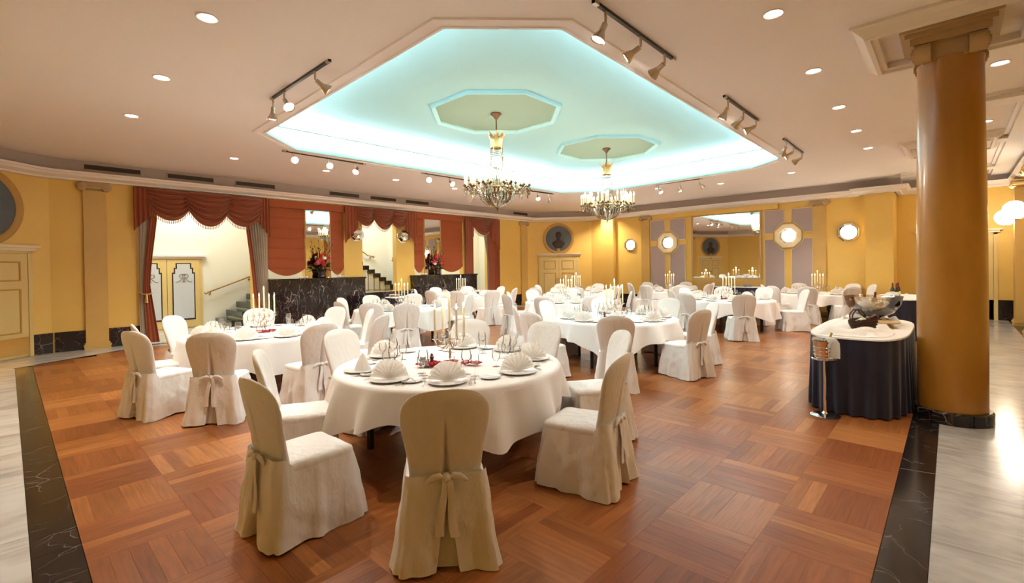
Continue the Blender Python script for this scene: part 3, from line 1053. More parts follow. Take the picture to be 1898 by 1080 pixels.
d1 = sroot('door_1', 'yellow double door with frosted stepped panes and a double R monogram', 'door')
MD = wall_frame((2.30, 16.5), (3.30, 16.5))
MB().box(-0.05, 1.70, 0.0, 0.05, 0, 2.10, MD).build('door_frame', 'door_paint', d1, smooth=False)
mb = MB()
mb.box(-0.12, 1.77, 0.0, 0.10, 2.03, 2.09, MD)
mb.box(-0.16, 1.81, 0.0, 0.15, 2.09, 2.15, MD)
mb.build('hood', 'cornice_paint', d1, smooth=False)
for k in range(2):
    x0 = 0.03 + k * 0.80
    lf = MB().box(x0, x0 + 0.785, 0.05, 0.085, 0.02, 2.0, MD).build('leaf', 'door_paint', d1, smooth=False)
    MB().prism(stepped(x0 + 0.11, x0 + 0.675, 0.24, 1.90, 0.09), 0.08, 0.092, MD).build('border', 'frost_border', lf, smooth=False)
    MB().prism(stepped(x0 + 0.14, x0 + 0.645, 0.285, 1.875, 0.095), 0.09, 0.10, MD).build('pane', 'frost_glass', lf, smooth=False)
    mb = MB()
    cx = x0 + 0.3925
    letter_r(mb, cx + 0.01, 1.36, 0.21, False, MD, 0.104)
    letter_r(mb, cx - 0.01, 1.36, 0.21, True, MD, 0.104)
    mb.build('monogram', 'mono_gold', lf, label='double R monogram etched on the frosted pane')


def panel_door(name, M, w, h, label, hood=True, brass_kick=False):
    """double door with recessed trim, local x from 0 to w"""
    d = sroot(name, label, 'door')
    mb = MB()
    mb.box(-0.08, 0.0, 0, 0.04, 0, h + 0.05, M)
    mb.box(w, w + 0.08, 0, 0.04, 0, h + 0.05, M)
    mb.box(-0.08, w + 0.08, 0, 0.04, h, h + 0.05, M)
    mb.build('door_frame', 'door_paint', d, smooth=False)
    mb = MB()
    mb.box(-0.13, w + 0.13, 0, 0.07, h + 0.05, h + 0.11, M)
    mb.box(-0.18, w + 0.18, 0, 0.12, h + 0.11, h + 0.16, M)
    mb.build('hood', 'panel_edge', d, smooth=False)
    for k in range(2):
        x0, x1 = w * k / 2 + 0.006, w * (k + 1) / 2 - 0.006
        lf = MB().box(x0, x1, 0.0, 0.03, 0.02, h - 0.01, M).build('leaf', 'door_paint', d, smooth=False)
        for (z0, z1) in ((h - 0.55, h - 0.16), (0.48, h - 0.70)):
            mb = MB()
            a, b2 = x0 + 0.13, x1 - 0.13
            t = 0.028
            for (p, q, r, s) in ((a, b2, z0, z0 + t), (a, b2, z1 - t, z1), (a, a + t, z0 + t, z1 - t), (b2 - t, b2, z0 + t, z1 - t)):
                mb.box(p, q, 0.03, 0.042, r, s, M)
            mb.build('panel_trim', 'door_trim', lf, smooth=False)
        if brass_kick:
            MB().box(x0 + 0.01, x1 - 0.01, 0.03, 0.036, 0.06, 0.40, M).build('kick_plate', 'brass', lf, smooth=False)
        hx = x1 - 0.05 if k == 0 else x0 + 0.05
        MB().box(hx - 0.012, hx + 0.012, 0.03, 0.06, 1.0, 1.14, M).build('handle', 'brass', lf, smooth=False)
    return d


MCF = wall_frame(PATH[4], PATH[5])            # far corner wall
MCL = wall_frame(PATH[0], PATH[1])            # corner wall at the frame edge
panel_door('door_2', MCF @ Matrix.Translation((0.26, 0, 0)), 1.60, 2.06, 'yellow panelled double door under the far bust painting')
LCL = hypot(PATH[1][0] - PATH[0][0], PATH[1][1] - PATH[0][1])
panel_door('door_3', MCL @ Matrix.Translation((LCL - 1.62, 0, 0)), 1.58, 2.06, 'yellow panelled door with brass kick plate at the frame edge', brass_kick=True)
MCE = wall_frame((18.45, 0.9), (18.45, 0.0))
panel_door('door_4', MCE @ Matrix.Translation((0.3, 0, 0)), 1.45, 2.35, 'yellow panelled door at the colonnade end behind the column')


# ------------------------------------------------------------------ round paintings with busts
def bust_painting(M, cx, cz, r, lab1):
    md = thing('round_painting', lab1, 'painting')
    mb = MB()
    rings = []
    for rr, yy in ((r + 0.13, 0.0), (r + 0.13, 0.035), (r + 0.09, 0.05), (r + 0.03, 0.045), (r, 0.02), (r, 0.0)):
        rings.append([M @ Vector((cx + rr * cos(2 * pi * k / 48), yy, cz + rr * sin(2 * pi * k / 48))) for k in range(48)])
    mb.loft(rings)
    mb.build('frame', 'medallion_ring', md)
    MB().prism([(cx + r * cos(2 * pi * k / 48), cz + r * sin(2 * pi * k / 48)) for k in range(48)], 0.0, 0.012, M).build('canvas', 'medallion_blue', md, smooth=False)
    # bust: shoulders, chest, neck and head as one lofted body standing in relief on a little pedestal
    mb = MB()
    prof = [(0.10, 0.06, -0.40), (0.17, 0.07, -0.34), (0.25, 0.08, -0.24), (0.30, 0.09, -0.14), (0.27, 0.085, -0.07), (0.16, 0.07, -0.02), (0.085, 0.06, 0.02),
            (0.075, 0.06, 0.08), (0.085, 0.065, 0.12), (0.115, 0.08, 0.17), (0.13, 0.09, 0.24), (0.125, 0.09, 0.31), (0.09, 0.07, 0.37), (0.02, 0.03, 0.40)]
    k0 = r / 0.60
    rings = []
    for wx, wy, z in prof:
        z = z - 0.08
        rings.append([M @ Vector((cx + k0 * wx * cos(2 * pi * k / 20), 0.012 + max(0, k0 * wy * 0.6 * sin(2 * pi * k / 20)), cz + k0 * z)) for k in range(20)])
    mb.loft(rings, True, True, True)
    mb.build('bust', 'bust_bronze', md)
    mb = MB()
    for (w, z0, z1) in ((0.07, -0.62, -0.48), (0.10, -0.66, -0.62), (0.09, -0.50, -0.47), (0.075, -0.84, -0.66)):
        mb.box(cx - w * k0, cx + w * k0, 0.0, 0.05, cz + k0 * z0, cz + k0 * z1, M)
    mb.build('pedestal', 'medallion_ring', md, smooth=False)


bust_painting(MCF, 1.06, 2.87, 0.56, 'round blue-grey painting of a bust over the far yellow door')
bust_painting(MCL, LCL - 0.86, 2.93, 0.64, 'round blue painting cut by the frame edge over the brass-plated door')

# ------------------------------------------------------------------ blinds, mirrors, pelmets
for k, (x0, x1, sc, lab) in enumerate(((4.90, 5.90, 1, 'wide rust red roman blind beside the first curtain'), (6.68, 7.10, 1, 'narrow rust red roman blind beside the middle opening'),
                                       (9.72, 10.12, 1, 'narrow rust red roman blind right of the middle opening'), (10.88, 11.93, 1, 'wide rust red roman blind beside the narrow curtain'))):
    bl = thing('roman_blind', lab, 'blind', group='roman blinds above the parapets')
    nz = 6
    for q in range(nz):
        z1, z0 = 3.42 - q * 0.285, 3.42 - (q + 1) * 0.285
        mb = MB()
        rows = []
        for (zz, yy) in ((z1, 0.0), (z1 - 0.05, -0.012), ((z0 + z1) / 2, -0.022), (z0 + 0.015, -0.030), (z0 - 0.022, -0.016)):
            rows.append([(x0 + (x1 - x0) * i / 10, WY + 0.03 + yy, zz) for i in range(11)])
        mb.loft(rows, closed=False)
        mb.build('fold', 'blind_cloth', bl)
    mb = MB()
    MB().box(x0, x1, WY + 0.034, WY + 0.04, 3.42 - nz * 0.285, 3.44).build('lining', 'blind_cloth', bl, smooth=False)
    z1 = 3.42 - nz * 0.285
    rows = []
    for v in range(4):
        rows.append([(x0 + (x1 - x0) * i / 16, WY + 0.025, z1 - (0.02 + 0.20 * sin(pi * i / 16) ** 0.8) * v / 3) for i in range(17)])
    mb.loft(rows, closed=False)
    mb.build('scalloped_edge', 'blind_cloth', bl)
for k, (x0, x1, lab) in enumerate(((5.93, 6.65, 'tall mirror panel behind the left flower vase'), (10.15, 10.85, 'tall mirror panel behind the right flower vase'))):
    m = thing('wall_mirror', lab, 'mirror')
    mb = MB()
    for (a, b2, c, d) in ((x0 - 0.02, x0, 1.41, 3.40), (x1, x1 + 0.02, 1.41, 3.40), (x0 - 0.02, x1 + 0.02, 3.40, 3.42)):
        mb.box(a, b2, WY - 0.03, WY, c, d)
    mb.build('frame', 'board_wood', m, smooth=False)
    MB().box(x0, x1, WY - 0.015, WY, 1.41, 3.40).build('glass', 'mirror_glass', m, smooth=False)
for k, (x0, x1, lab) in enumerate(((4.86, 7.12, 'rust red pelmet board over the left blinds'), (9.70, 11.96, 'rust red pelmet board over the right blinds'))):
    tag(MB().box(x0, x1, WY - 0.09, WY - 0.032, 3.40, 3.60).build('pelmet', 'blind_cloth', smooth=False), lab, 'pelmet')


# ------------------------------------------------------------------ curtains and swags
def drape(mb, z0, z1, edges, folds, amp, y, seed, rows=18, cols=56):
    """edges: function t(0 top..1 bottom) -> (xa, xb)"""
    rr = random.Random(seed)
    ph = rr.uniform(0, 6)
    R_ = []
    for i in range(rows + 1):
        t = i / rows
        xa, xb = edges(t)
        z = z1 + (z0 - z1) * t
        row = []
        for j in range(cols + 1):
            u = j / cols
            a = amp * (0.6 + 0.4 * sin(3.1 * u + ph + t))
            row.append((xa + (xb - xa) * u, y - a * sin(2 * pi * folds * u + ph + 0.4 * sin(3 * t + ph)), z))
        R_.append(row)
    mb.loft(R_, closed=False)


def swag(mb, x0, x1, ztop, drop, y, side=0.10, nf=6, cols=28, rows=30):
    R_ = []
    for i in range(rows + 1):
        v = i / rows
        row = []
        for j in range(cols + 1):
            u = j / cols
            s = 1 - abs(2 * u - 1) ** 2.2
            z = ztop - side * v - (drop - side) * s * v ** 1.1
            yy = y - 0.05 * s - 0.11 * abs(sin(pi * nf * v + 0.3)) ** 0.8 * (0.30 + s)
            row.append((x0 + (x1 - x0) * u, yy, z))
        R_.append(row)
    mb.loft(R_, closed=False)


def swag_fringe(x0, x1, ztop, drop, y, side, parent, n):
    mb = MB()
    for j in range(n):
        u = (j + 0.5) / n
        s = 1 - abs(2 * u - 1) ** 2.2
        z = ztop - side - (drop - side) * s
        mb.tube([(x0 + (x1 - x0) * u, y - 0.06 * s, z + 0.01), (x0 + (x1 - x0) * u, y - 0.06 * s, z - 0.07)], [0.006, 0.011], 5)
    f = mb.build('fringe', 'fringe_thread', parent)
    f['kind'] = 'stuff'


def tail(mb, x0, x1, ztop, za, zb, y, folds=4):
    """cascade tail with a slanting hem (za at x0, zb at x1)"""
    R_ = []
    for i in range(13):
        v = i / 12
        R_.append([(x0 + (x1 - x0) * j / 20, y - 0.03 - 0.025 * sin(2 * pi * folds * j / 20), ztop + ((za + (zb - za) * j / 20) - ztop) * v) for j in range(21)])
    mb.loft(R_, closed=False)


VALZ = 3.58
YC = WY - 0.05


def valance(label, x0, x1, swags, tails, group):
    v = thing('swag_valance', label, 'valance', group=group)
    for (a, b2, drop, side, y) in swags:
        mb = MB()
        swag(mb, a, b2, VALZ, drop, y, side)
        mb.build('swag', 'red_cloth', v)
        swag_fringe(a, b2, VALZ, drop, y, side, v, int((b2 - a) / 0.035))
    for (a, b2, za, zb) in tails:
        mb = MB()
        tail(mb, a, b2, VALZ + 0.01, za, zb, YC - 0.06)
        mb.build('tail', 'red_cloth', v)
    MB().box(x0, x1, YC - 0.03, YC + 0.04, VALZ - 0.04, VALZ + 0.03).build('heading', 'red_cloth', v, smooth=False)
    return v


valance('rust red swagged valance over the opening to the frosted doors', 2.0, 4.86,
        [(2.20, 3.14, 0.72, 0.30, YC - 0.05), (3.72, 4.76, 0.78, 0.30, YC - 0.05), (2.86, 4.06, 0.82, 0.06, YC - 0.09)],
        [(1.98, 2.34, 2.60, 3.0), (4.58, 4.90, 3.0, 2.55)], 'swagged valances')
valance('rust red swagged valance over the middle stair opening', 7.08, 9.74,
        [(7.42, 8.12, 0.58, 0.25, YC - 0.05), (8.62, 9.36, 0.60, 0.25, YC - 0.05), (7.92, 8.86, 0.66, 0.06, YC - 0.09)],
        [(7.08, 7.52, 2.45, 2.95), (9.28, 9.74, 2.95, 2.40)], 'swagged valances')
valance('rust red swagged valance over the narrow far opening', 11.95, 13.85,
        [(12.25, 13.45, 0.66, 0.16, YC - 0.06)], [(11.97, 12.40, 2.30, 2.85), (13.35, 13.85, 2.85, 2.35)], 'swagged valances')


def curtain(label, z0, parts, tie):
    c = thing('curtain', label, 'curtain', group='red and grey curtains')
    for (nm, mt, ef, folds, amp, y) in parts:
        mb = MB()
        drape(mb, z0, VALZ - 0.1, ef, folds, amp, y, len(nm) + folds)
        mb.build(nm, mt, c)
    if tie:
        mb = MB()
        mb.tube([(tie[0] - 0.13, YC - 0.02, tie[1] + 0.05), (tie[0] - 0.05, YC - 0.12, tie[1]), (tie[0] + 0.06, YC - 0.12, tie[1] - 0.01), (tie[0] + 0.13, YC - 0.02, tie[1] + 0.05)], 0.018, 6)
        mb.build('tie_back', 'gilt', c)
        MB().lathe([(0.012, 0), (0.022, -0.05), (0.035, -0.20), (0.001, -0.21)], 8, (tie[0], YC - 0.125, tie[1])).build('tassel', 'gilt', c)


def bell(a0, b0, a1, b1, a2, b2, tt):
    def f(t):
        if t < tt:
            k = t / tt
            k = k * k * (3 - 2 * k) * 0.6 + 0.4 * k
            return a0 + (a1 - a0) * k, b0 + (b1 - b0) * k
        k = (t - tt) / (1 - tt)
        return a1 + (a2 - a1) * k, b1 + (b2 - b1) * k
    return f


curtain('curtain with red edge gathered at the pilaster side of the first opening', 0.02,
        [('lining', 'lining_cloth', bell(2.06, 2.42, 2.06, 2.20, 2.06, 2.34, 0.62), 5, 0.03, YC - 0.03), ('red_edge', 'red_cloth', bell(2.30, 2.46, 2.14, 2.26, 2.18, 2.42, 0.62), 3, 0.035, YC - 0.07)], (2.18, 1.15))
curtain('grey curtain with red edge gathered at the parapet side of the first opening', 0.55,
        [('lining', 'lining_cloth', bell(4.30, 4.86, 4.52, 4.86, 4.60, 4.86, 0.8), 8, 0.03, YC - 0.03), ('red_edge', 'red_cloth', bell(4.26, 4.36, 4.46, 4.56, 4.56, 4.72, 0.8), 2, 0.03, YC - 0.07)], None)
curtain('red curtain column at the parapet side of the narrow far opening', 0.1,
        [('drop', 'red_cloth', bell(11.96, 12.42, 11.98, 12.40, 12.0, 12.40, 0.6), 5, 0.035, YC - 0.03)], None)
curtain('long red curtain hanging at the yellow wall side of the narrow far opening', 0.3,
        [('drop', 'red_cloth', bell(13.18, 13.86, 13.24, 13.86, 13.22, 13.86, 0.6), 6, 0.045, YC - 0.03), ('lining', 'lining_cloth', bell(12.95, 13.25, 13.2, 13.28, 13.2, 13.28, 0.5), 3, 0.02, YC + 0.03)], None)

# small faceted mirror sconces beside the middle opening
for k, (x, lab) in enumerate(((7.52, 'small faceted chrome sconce on the left jamb of the middle opening'), (9.24, 'small faceted chrome sconce on the right jamb of the middle opening'))):
    s = thing('wall_sconce', lab, 'wall lamp')
    Ms = wall_frame((x, WY), (x + 1, WY))
    rings = []
    for r, yy in ((0.23, 0.0), (0.23, 0.05), (0.16, 0.13), (0.05, 0.15)):
        rings.append([Ms @ Vector((r * cos(radians(22.5 + 45 * i)), yy, 2.74 + r * 0.85 * sin(radians(22.5 + 45 * i)))) for i in range(8)])
    mb = MB(); mb.loft(rings, True, True, True); mb.build('reflector', 'mirror_glass', s, smooth=False)
    rings = []
    for r, yy in ((0.26, 0.0), (0.26, 0.03), (0.23, 0.035), (0.23, 0.0)):
        rings.append([Ms @ Vector((r * cos(radians(22.5 + 45 * i)), yy, 2.74 + r * 0.85 * sin(radians(22.5 + 45 * i)))) for i in range(8)])
    mb = MB(); mb.loft(rings); mb.build('rim', 'chrome', s, smooth=False)


# ------------------------------------------------------------------ flowers on the parapets
def flowers(x, y, z, label, seed):
    rr = random.Random(seed)
    f = thing('flower_arrangement', label, 'flowers', (x, y, z))
    MB().lathe([(0.001, 0), (0.10, 0), (0.12, 0.03), (0.10, 0.12), (0.13, 0.24), (0.135, 0.25), (0.12, 0.25), (0.001, 0.20)], 20).build('vase', 'vase_black', f)
    mb = MB()
    for k in range(120):
        a, el = rr.uniform(0, 2 * pi), rr.uniform(-0.35, 1.1)
        ln = rr.uniform(0.18, 0.46)
        d = Vector((cos(a) * cos(el), sin(a) * cos(el) * 0.30, sin(el)))
        p0 = Vector((0, 0, 0.27)) + d * ln * 0.35
        p1 = Vector((0, 0, 0.27)) + d * ln
        sd = d.cross(Vector((0, 0, 1))).normalized() * rr.uniform(0.018, 0.034)
        mid = (p0 + p1) / 2 + Vector((0, 0, 0.015))
        mb.add([p0, mid + sd, p1, mid - sd], [(0, 1, 2), (0, 2, 3)])
    lv = mb.build('leaves', 'leaf_dark', f, smooth=False)
    lv['kind'] = 'stuff'
    for k in range(18):
        a, el = rr.uniform(0, 2 * pi), rr.uniform(-0.2, 1.4)
        ln = rr.uniform(0.18, 0.40)
        p = Vector((cos(a) * cos(el) * ln, sin(a) * cos(el) * ln * 0.22 - 0.04, 0.28 + sin(el) * ln * 1.15))
        mb = MB()
        R_ = rr.uniform(0.05, 0.085)
        nx = Vector((rr.uniform(-0.5, 0.5), -1, rr.uniform(0.0, 0.9))).normalized()
        tq = nx.to_track_quat('Z', 'Y').to_matrix()
        for layer, (np_, sc, tilt) in enumerate(((6, 1.0, 0.25), (5, 0.65, 0.6))):
            for q in range(np_):
                an = 2 * pi * q / np_ + layer
                dirv = Vector((cos(an), sin(an), tilt)).normalized()
                sdv = Vector((-sin(an), cos(an), 0)) * R_ * 0.36 * sc
                mid = dirv * R_ * 0.55 * sc + Vector((0, 0, 0.006))
                tip = dirv * R_ * sc
                mb.add([p + tq @ v for v in (Vector((0, 0, 0)), mid + sdv, tip, mid - sdv)], [(0, 1, 2), (0, 2, 3)])
        mb.build('blossom', 'petal_white' if k in (4,) else ('petal_pink' if k % 5 == 0 else 'petal_red'), f, smooth=False)
    for k in range(9):
        a = rr.uniform(0, 2 * pi)
        h = rr.uniform(0.75, 1.12)
        sp = rr.uniform(0.10, 0.38)
        pts = [(cos(a) * sp * t + rr.uniform(-0.012, 0.012), sin(a) * sp * t * 0.25, 0.25 + (h - 0.25) * t) for t in (0, 0.25, 0.5, 0.75, 1.0)]
        mb = MB(); mb.tube(pts, [0.007, 0.006, 0.006, 0.005, 0.003], 5)
        for t in range(4):
            q = pts[t + 1]
            mb.ball((q[0] + 0.008, q[1], q[2] - 0.03), 0.012, 5, 4, 1.6)
        mb.build('twig', 'twig', f)
    return f


flowers(6.30, WY - 0.20, 1.41, 'red lilies with dark leaves and twigs in black vase before left mirror panel', 3)
flowers(10.55, WY - 0.20, 1.41, 'red flowers with dark leaves and twigs in black vase before right mirror panel', 9)
for k, (x, lab) in enumerate(((6.90, 'small cluster of white blooms on the left parapet'), (5.75, 'flat spray of white blooms lying on the left parapet'), (9.95, 'tiny white blooms at the right parapet end'))):
    f = thing('white_blooms', lab, 'flowers', (x, WY - 0.22, 1.41))
    for q in range(4):
        MB().ball((-0.1 + q * 0.07, 0.01 * (q % 2), 0.030), 0.030, 8, 6).build('blossom', 'petal_white', f)

# ------------------------------------------------------------------ mirror wall: panels, octagonal lamps, mirror
def clip_panel(y0, y1, z0, z1, cy, cz, r):
    """rectangle with the corner next to the octagon cut off; returned in (local x, z)"""
    return y0, y1, z0, z1


def cross_panels(cy, hw, cz, z0, z1, lab):
    g = sroot('wall_panelling', lab, 'wall panelling')
    M = M_RIGHT(cy)
    gap, ro = 0.10, 0.43
    c = ro * 0.9239
    s = ro * 0.3827
    for sx in (-1, 1):
        for (zz, sz) in ((z1, 1), (z0, -1)):
            k = ro + 0.02
            poly = [(sx * hw, cz + sz * gap), (sx * hw, zz), (sx * gap, zz), (sx * gap, cz + sz * (k)), (sx * k * 0.707, cz + sz * k * 0.707) if False else (sx * k * 0.42, cz + sz * k * 0.95), (sx * k * 0.95, cz + sz * k * 0.42), (sx * (k), cz + sz * gap)]
            MB().prism(poly, 0.0, 0.03, M).build('fabric_panel', 'panel_mauve', g, smooth=False)
            mb = MB()
            for i in range(len(poly)):
                a, b2 = poly[i], poly[(i + 1) % len(poly)]
                mb.tube([M @ Vector((a[0], 0.03, a[1])), M @ Vector((b2[0], 0.03, b2[1]))], 0.014, 5)
            mb.build('edge_bead', 'panel_edge', g)
    rings = []
    for r, yy in ((ro, 0.0), (ro, 0.05), (ro - 0.03, 0.065), (0.27, 0.065), (0.27, 0.0)):
        rings.append([M @ Vector((r * cos(radians(22.5 + 45 * i)), yy, cz + r * sin(radians(22.5 + 45 * i)))) for i in range(8)])
    mb = MB(); mb.loft(rings); mb.build('octagon_frame', 'panel_edge', g, smooth=False)
    mb = MB()
    mb.box(-gap, gap, 0.0, 0.02, z0, cz - ro, M); mb.box(-gap, gap, 0.0, 0.02, cz + ro, z1, M)
    mb.box(-hw - 0.06, -ro, 0.0, 0.02, cz - gap, cz + gap, M); mb.box(ro, hw + 0.06, 0.0, 0.02, cz - gap, cz + gap, M)
    mb.build('cross_bar', 'wall_paint', g, smooth=False)


cross_panels(8.08, 0.70, 2.50, 0.62, 3.40, 'mauve wall panels around an octagonal lamp left of the mirror')
cross_panels(3.93, 0.70, 2.54, 0.62, 3.42, 'mauve wall panels around an octagonal lamp right of the mirror')


def oct_lamp(y, z, r, label, off):
    l = thing('octagonal_wall_lamp', label, 'wall lamp', group='octagonal wall lamps')
    M = M_RIGHT(y)
    rings = []
    for rr, yy in ((r, off), (r, off + 0.03), (r * 0.93, off + 0.045), (r * 0.86, off + 0.045), (r * 0.66, off + 0.02), (r * 0.64, off + 0.015)):
        rings.append([M @ Vector((rr * cos(radians(22.5 + 45 * i)), yy, z + rr * sin(radians(22.5 + 45 * i)))) for i in range(8)])
    mb = MB(); mb.loft(rings, True, True); mb.build('rim', 'chrome', l, smooth=False)
    rings = []
    for k in range(5):
        a = pi / 2 * k / 4
        rings.append([M @ Vector((r * 0.62 * cos(a) * cos(2 * pi * i / 24) + 0.0001, off + 0.015 + 0.12 * sin(a), z + r * 0.62 * cos(a) * sin(2 * pi * i / 24))) for i in range(24)])
    mb = MB(); mb.loft(rings, True, False, True); mb.build('diffuser', 'wall_glow', l)


oct_lamp(9.70, 2.48, 0.27, 'octagonal wall lamp on plain wall beside the far pier', 0.0)
oct_lamp(8.08, 2.50, 0.27, 'octagonal wall lamp set in the panels left of the mirror', 0.01)
oct_lamp(3.93, 2.54, 0.27, 'octagonal wall lamp set in the panels right of the mirror', 0.01)
oct_lamp(2.30, 2.56, 0.30, 'octagonal wall lamp on plain wall beside the near pier', 0.0)

m = thing('wall_mirror', 'large landscape mirror between the mauve panels', 'mirror')
mb = MB()
for (a, b2, c, d) in ((4.72, 4.78, 1.10, 3.45), (7.08, 7.14, 1.10, 3.45), (4.78, 7.08, 1.10, 1.15), (4.78, 7.08, 3.41, 3.45)):
    mb.box(WX - 0.045, WX, a, b2, c, d)
mb.build('frame', 'board_wood', m, smooth=False)
MB().box(WX - 0.02, WX, 4.78, 7.08, 1.15, 3.41).build('glass', 'mirror_glass', m, smooth=False)

# globe lamps on the colonnade pilasters
for k, (x, lab) in enumerate(((17.3, 'white globe lamp on the farther colonnade pilaster'), (14.8, 'white globe lamp on the colonnade pilaster at the frame edge'))):
    g = thing('globe_lamp', lab, 'wall lamp', (x, -1.00, 2.72), 0, 'globe lamps in the colonnade')
    MB().ball((0, 0, 0), 0.19, 24, 14).build('globe', 'wall_glow', g)
    MB().tube([(0, -0.16, -0.12), (0, -0.10, -0.20), (0, 0, -0.20)], 0.02, 8).build('bracket', 'brass', g)

# ================================================================== CEILING LIGHTS
DL = [(1.33, 5.13, 'recessed downlight at the upper edge of the picture, ceiling side of the doors'), (1.34, 7.11, 'recessed downlight next along the row above the left chairs'),
      (1.34, 9.16, 'recessed downlight nearest the corner door'), (3.34, 11.15, 'recessed downlight above the frosted doors opening'),
      (5.32, 11.07, 'recessed downlight behind the stair side spot track'), (7.21, 10.97, 'recessed downlight before the middle stair opening'),
      (5.07, 1.24, 'recessed downlight at the upper edge beside the column plate'), (6.93, 1.25, 'recessed downlight second from the column plate'),
      (8.83, 1.26, 'recessed downlight third along the colonnade side row'), (10.65, 1.26, 'recessed downlight fourth along the colonnade side row'),
      (12.45, 1.27, 'recessed downlight last along the colonnade side row'), (14.3, 3.1, 'recessed downlight before the right mauve panels'),
      (14.6, 5.03, 'recessed downlight before the large mirror'), (14.0, 6.74, 'recessed downlight beside the mirror side spot track')]
dl_rim = MB().lathe([(0.075, 0.0), (0.095, 0.0), (0.098, -0.006), (0.085, -0.012), (0.072, -0.004)], 24).mesh('rim', 'cornice_paint')
dl_lens = MB().lathe([(0.0005, -0.006), (0.05, -0.007), (0.072, -0.004)], 24).mesh('lens', 'lens')
for (x, y, lab) in DL:
    d = thing('downlight', lab, 'downlight', (x, y, CEIL), 0, 'recessed ceiling downlights')
    put('rim', dl_rim, d)
    put('lens', dl_lens, d)
    spot((x, y, CEIL - 0.03), (x, y, 0), P_DOWN * (0.42 if y < 2 else 0.55 if x > 13 else 1.0), 125, 0.8, rad=0.07)
for (x, y) in ((9.3, 11.0), (11.3, 11.0), (16.85, 10.67), (4.2, -0.45), (8.3, -0.45), (11.6, -0.45), (15.2, -0.2)):
    d = thing('downlight', {1.33: 'recessed downlight over the near left floor border', 3.2: 'recessed downlight over the near floor corner', 9.3: 'recessed downlight hidden behind the near chandelier', 11.3: 'recessed downlight between both chandeliers before the far curtain', 16.85: 'recessed downlight grazing the far pier beside the corner door', 4.2: 'recessed colonnade downlight nearest the camera', 8.3: 'recessed colonnade downlight just behind the big column', 11.6: 'recessed colonnade downlight between the columns', 15.2: 'recessed colonnade downlight by the end wall'}[x], 'downlight', (x, y, CEIL), 0, 'recessed ceiling downlights')
    put('rim', dl_rim, d)
    put('lens', dl_lens, d)
    spot((x, y, CEIL - 0.03), (x, y, 0), P_DOWN * (0.75 if y < 5 else 2.0), 125, 0.8, rad=0.07)


def track(p0, p1, heads, label):
    """heads: list of (t along the rail, target, on)"""
    p0, p1 = Vector((*p0, CEIL)), Vector((*p1, CEIL))
    tk = thing('track_light', label, 'track light', group='ceiling spot tracks')
    e = (p1 - p0).normalized()
    M = wall_frame(p0, p1)
    Ln = (p1 - p0).length
    MB().box(0, Ln, -0.017, 0.017, CEIL - 0.03, CEIL, M).build('rail', 'dark_metal', tk, smooth=False)
    for s in (0.0, Ln - 0.07):
        MB().box(s, s + 0.07, -0.02, 0.02, CEIL - 0.034, CEIL, M).build('end_cap', 'nickel', tk, smooth=False)
    for (t, tgt, on) in heads:
        b0 = p0 + (p1 - p0) * t + Vector((0, 0, -0.03))
        d = (Vector(tgt) - b0).normalized()
        knee = b0 + Vector((0, 0, -0.10))
        h0 = knee + d * 0.02
        h = MB().tube([b0 + Vector((0, 0, 0.01)), knee, h0], [0.016, 0.012, 0.012], 8).build('spotlight', 'nickel', tk)
        q = d.to_track_quat('Z', 'Y').to_matrix().to_4x4()
        Mh = Matrix.Translation(h0) @ q
        MB().lathe([(0.001, -0.01), (0.028, -0.008), (0.03, 0.05), (0.032, 0.09)], 14, (0, 0, 0), Mh).build('socket', 'nickel', h)
        MB().lathe([(0.030, 0.07), (0.045, 0.10), (0.070, 0.155), (0.072, 0.165), (0.064, 0.16), (0.03, 0.10)], 18, (0, 0, 0), Mh).build('reflector', 'nickel', h)
        MB().lathe([(0.0005, 0.163), (0.040, 0.160), (0.066, 0.150)], 18, (0, 0, 0), Mh).build('lens', 'lens', h)
        if on:
            spot(h0 + d * 0.19, tgt, P_TRACK * on, 62, 0.75, (1.0, 0.92, 0.83), 0.05)


T1, T2, T3, T4, T5 = (2.87, 3.50), (2.57, 7.39), (6.14, 9.18), (9.86, 11.43), (7.14, 4.25)
T6, T7, T8, T9, T10 = (9.80, 7.25), (15.9, 7.25), (12.4, 4.1), (16.1, 2.85), (13.3, 9.4)
z0 = 0.75
track((2.55, 5.17), (2.55, 6.90), [(0.22, (*T5, z0), 1), (0.75, (*T1, z0), 0.6), (0.97, (*T2, z0), 0.8)], 'spot track with three heads on the near left side of the recess')
track((3.65, 2.35), (5.35, 2.35), [(0.12, (*T1, z0), 0.45), (0.52, (*T2, z0), 0.8), (0.85, (*T3, z0), 1)], 'spot track with three heads at the upper edge of the picture')
track((7.0, 2.35), (8.6, 2.35), [(0.10, (*T5, z0), 0.9), (0.53, (*T6, z0), 1), (0.93, (*T3, z0), 1)], 'spot track with three heads halfway along the colonnade side')
track((10.25, 2.35), (11.85, 2.35), [(0.10, (*T8, z0), 0.9), (0.48, (*T6, z0), 1), (0.95, (*T10, z0), 1)], 'spot track with three heads nearest the mirror wall')
track((3.79, 9.75), (5.62, 9.75), [(0.12, (2.0, 2.2, 0.6), 1.2), (0.52, (*T1, z0), 0.9), (0.89, (*T2, z0), 1)], 'spot track with three heads above the frosted doors')
track((7.13, 9.68), (9.2, 9.62), [(0.10, (*T1, z0), 1.0), (0.42, (*T5, z0), 1.2), (0.85, (*T6, z0), 0.8)], 'spot track behind the near chandelier')
track((11.2, 9.70), (12.35, 9.60), [(0.35, (*T6, z0), 1), (0.8, (*T10, z0), 1)], 'short spot track between the two chandeliers')
track((13.25, 6.5), (13.25, 5.05), [(0.1, (*T8, z0), 0.8), (0.56, (14.6, 6.2, z0), 0.8), (0.93, (*T9, z0), 1)], 'spot track with three heads before the large mirror')


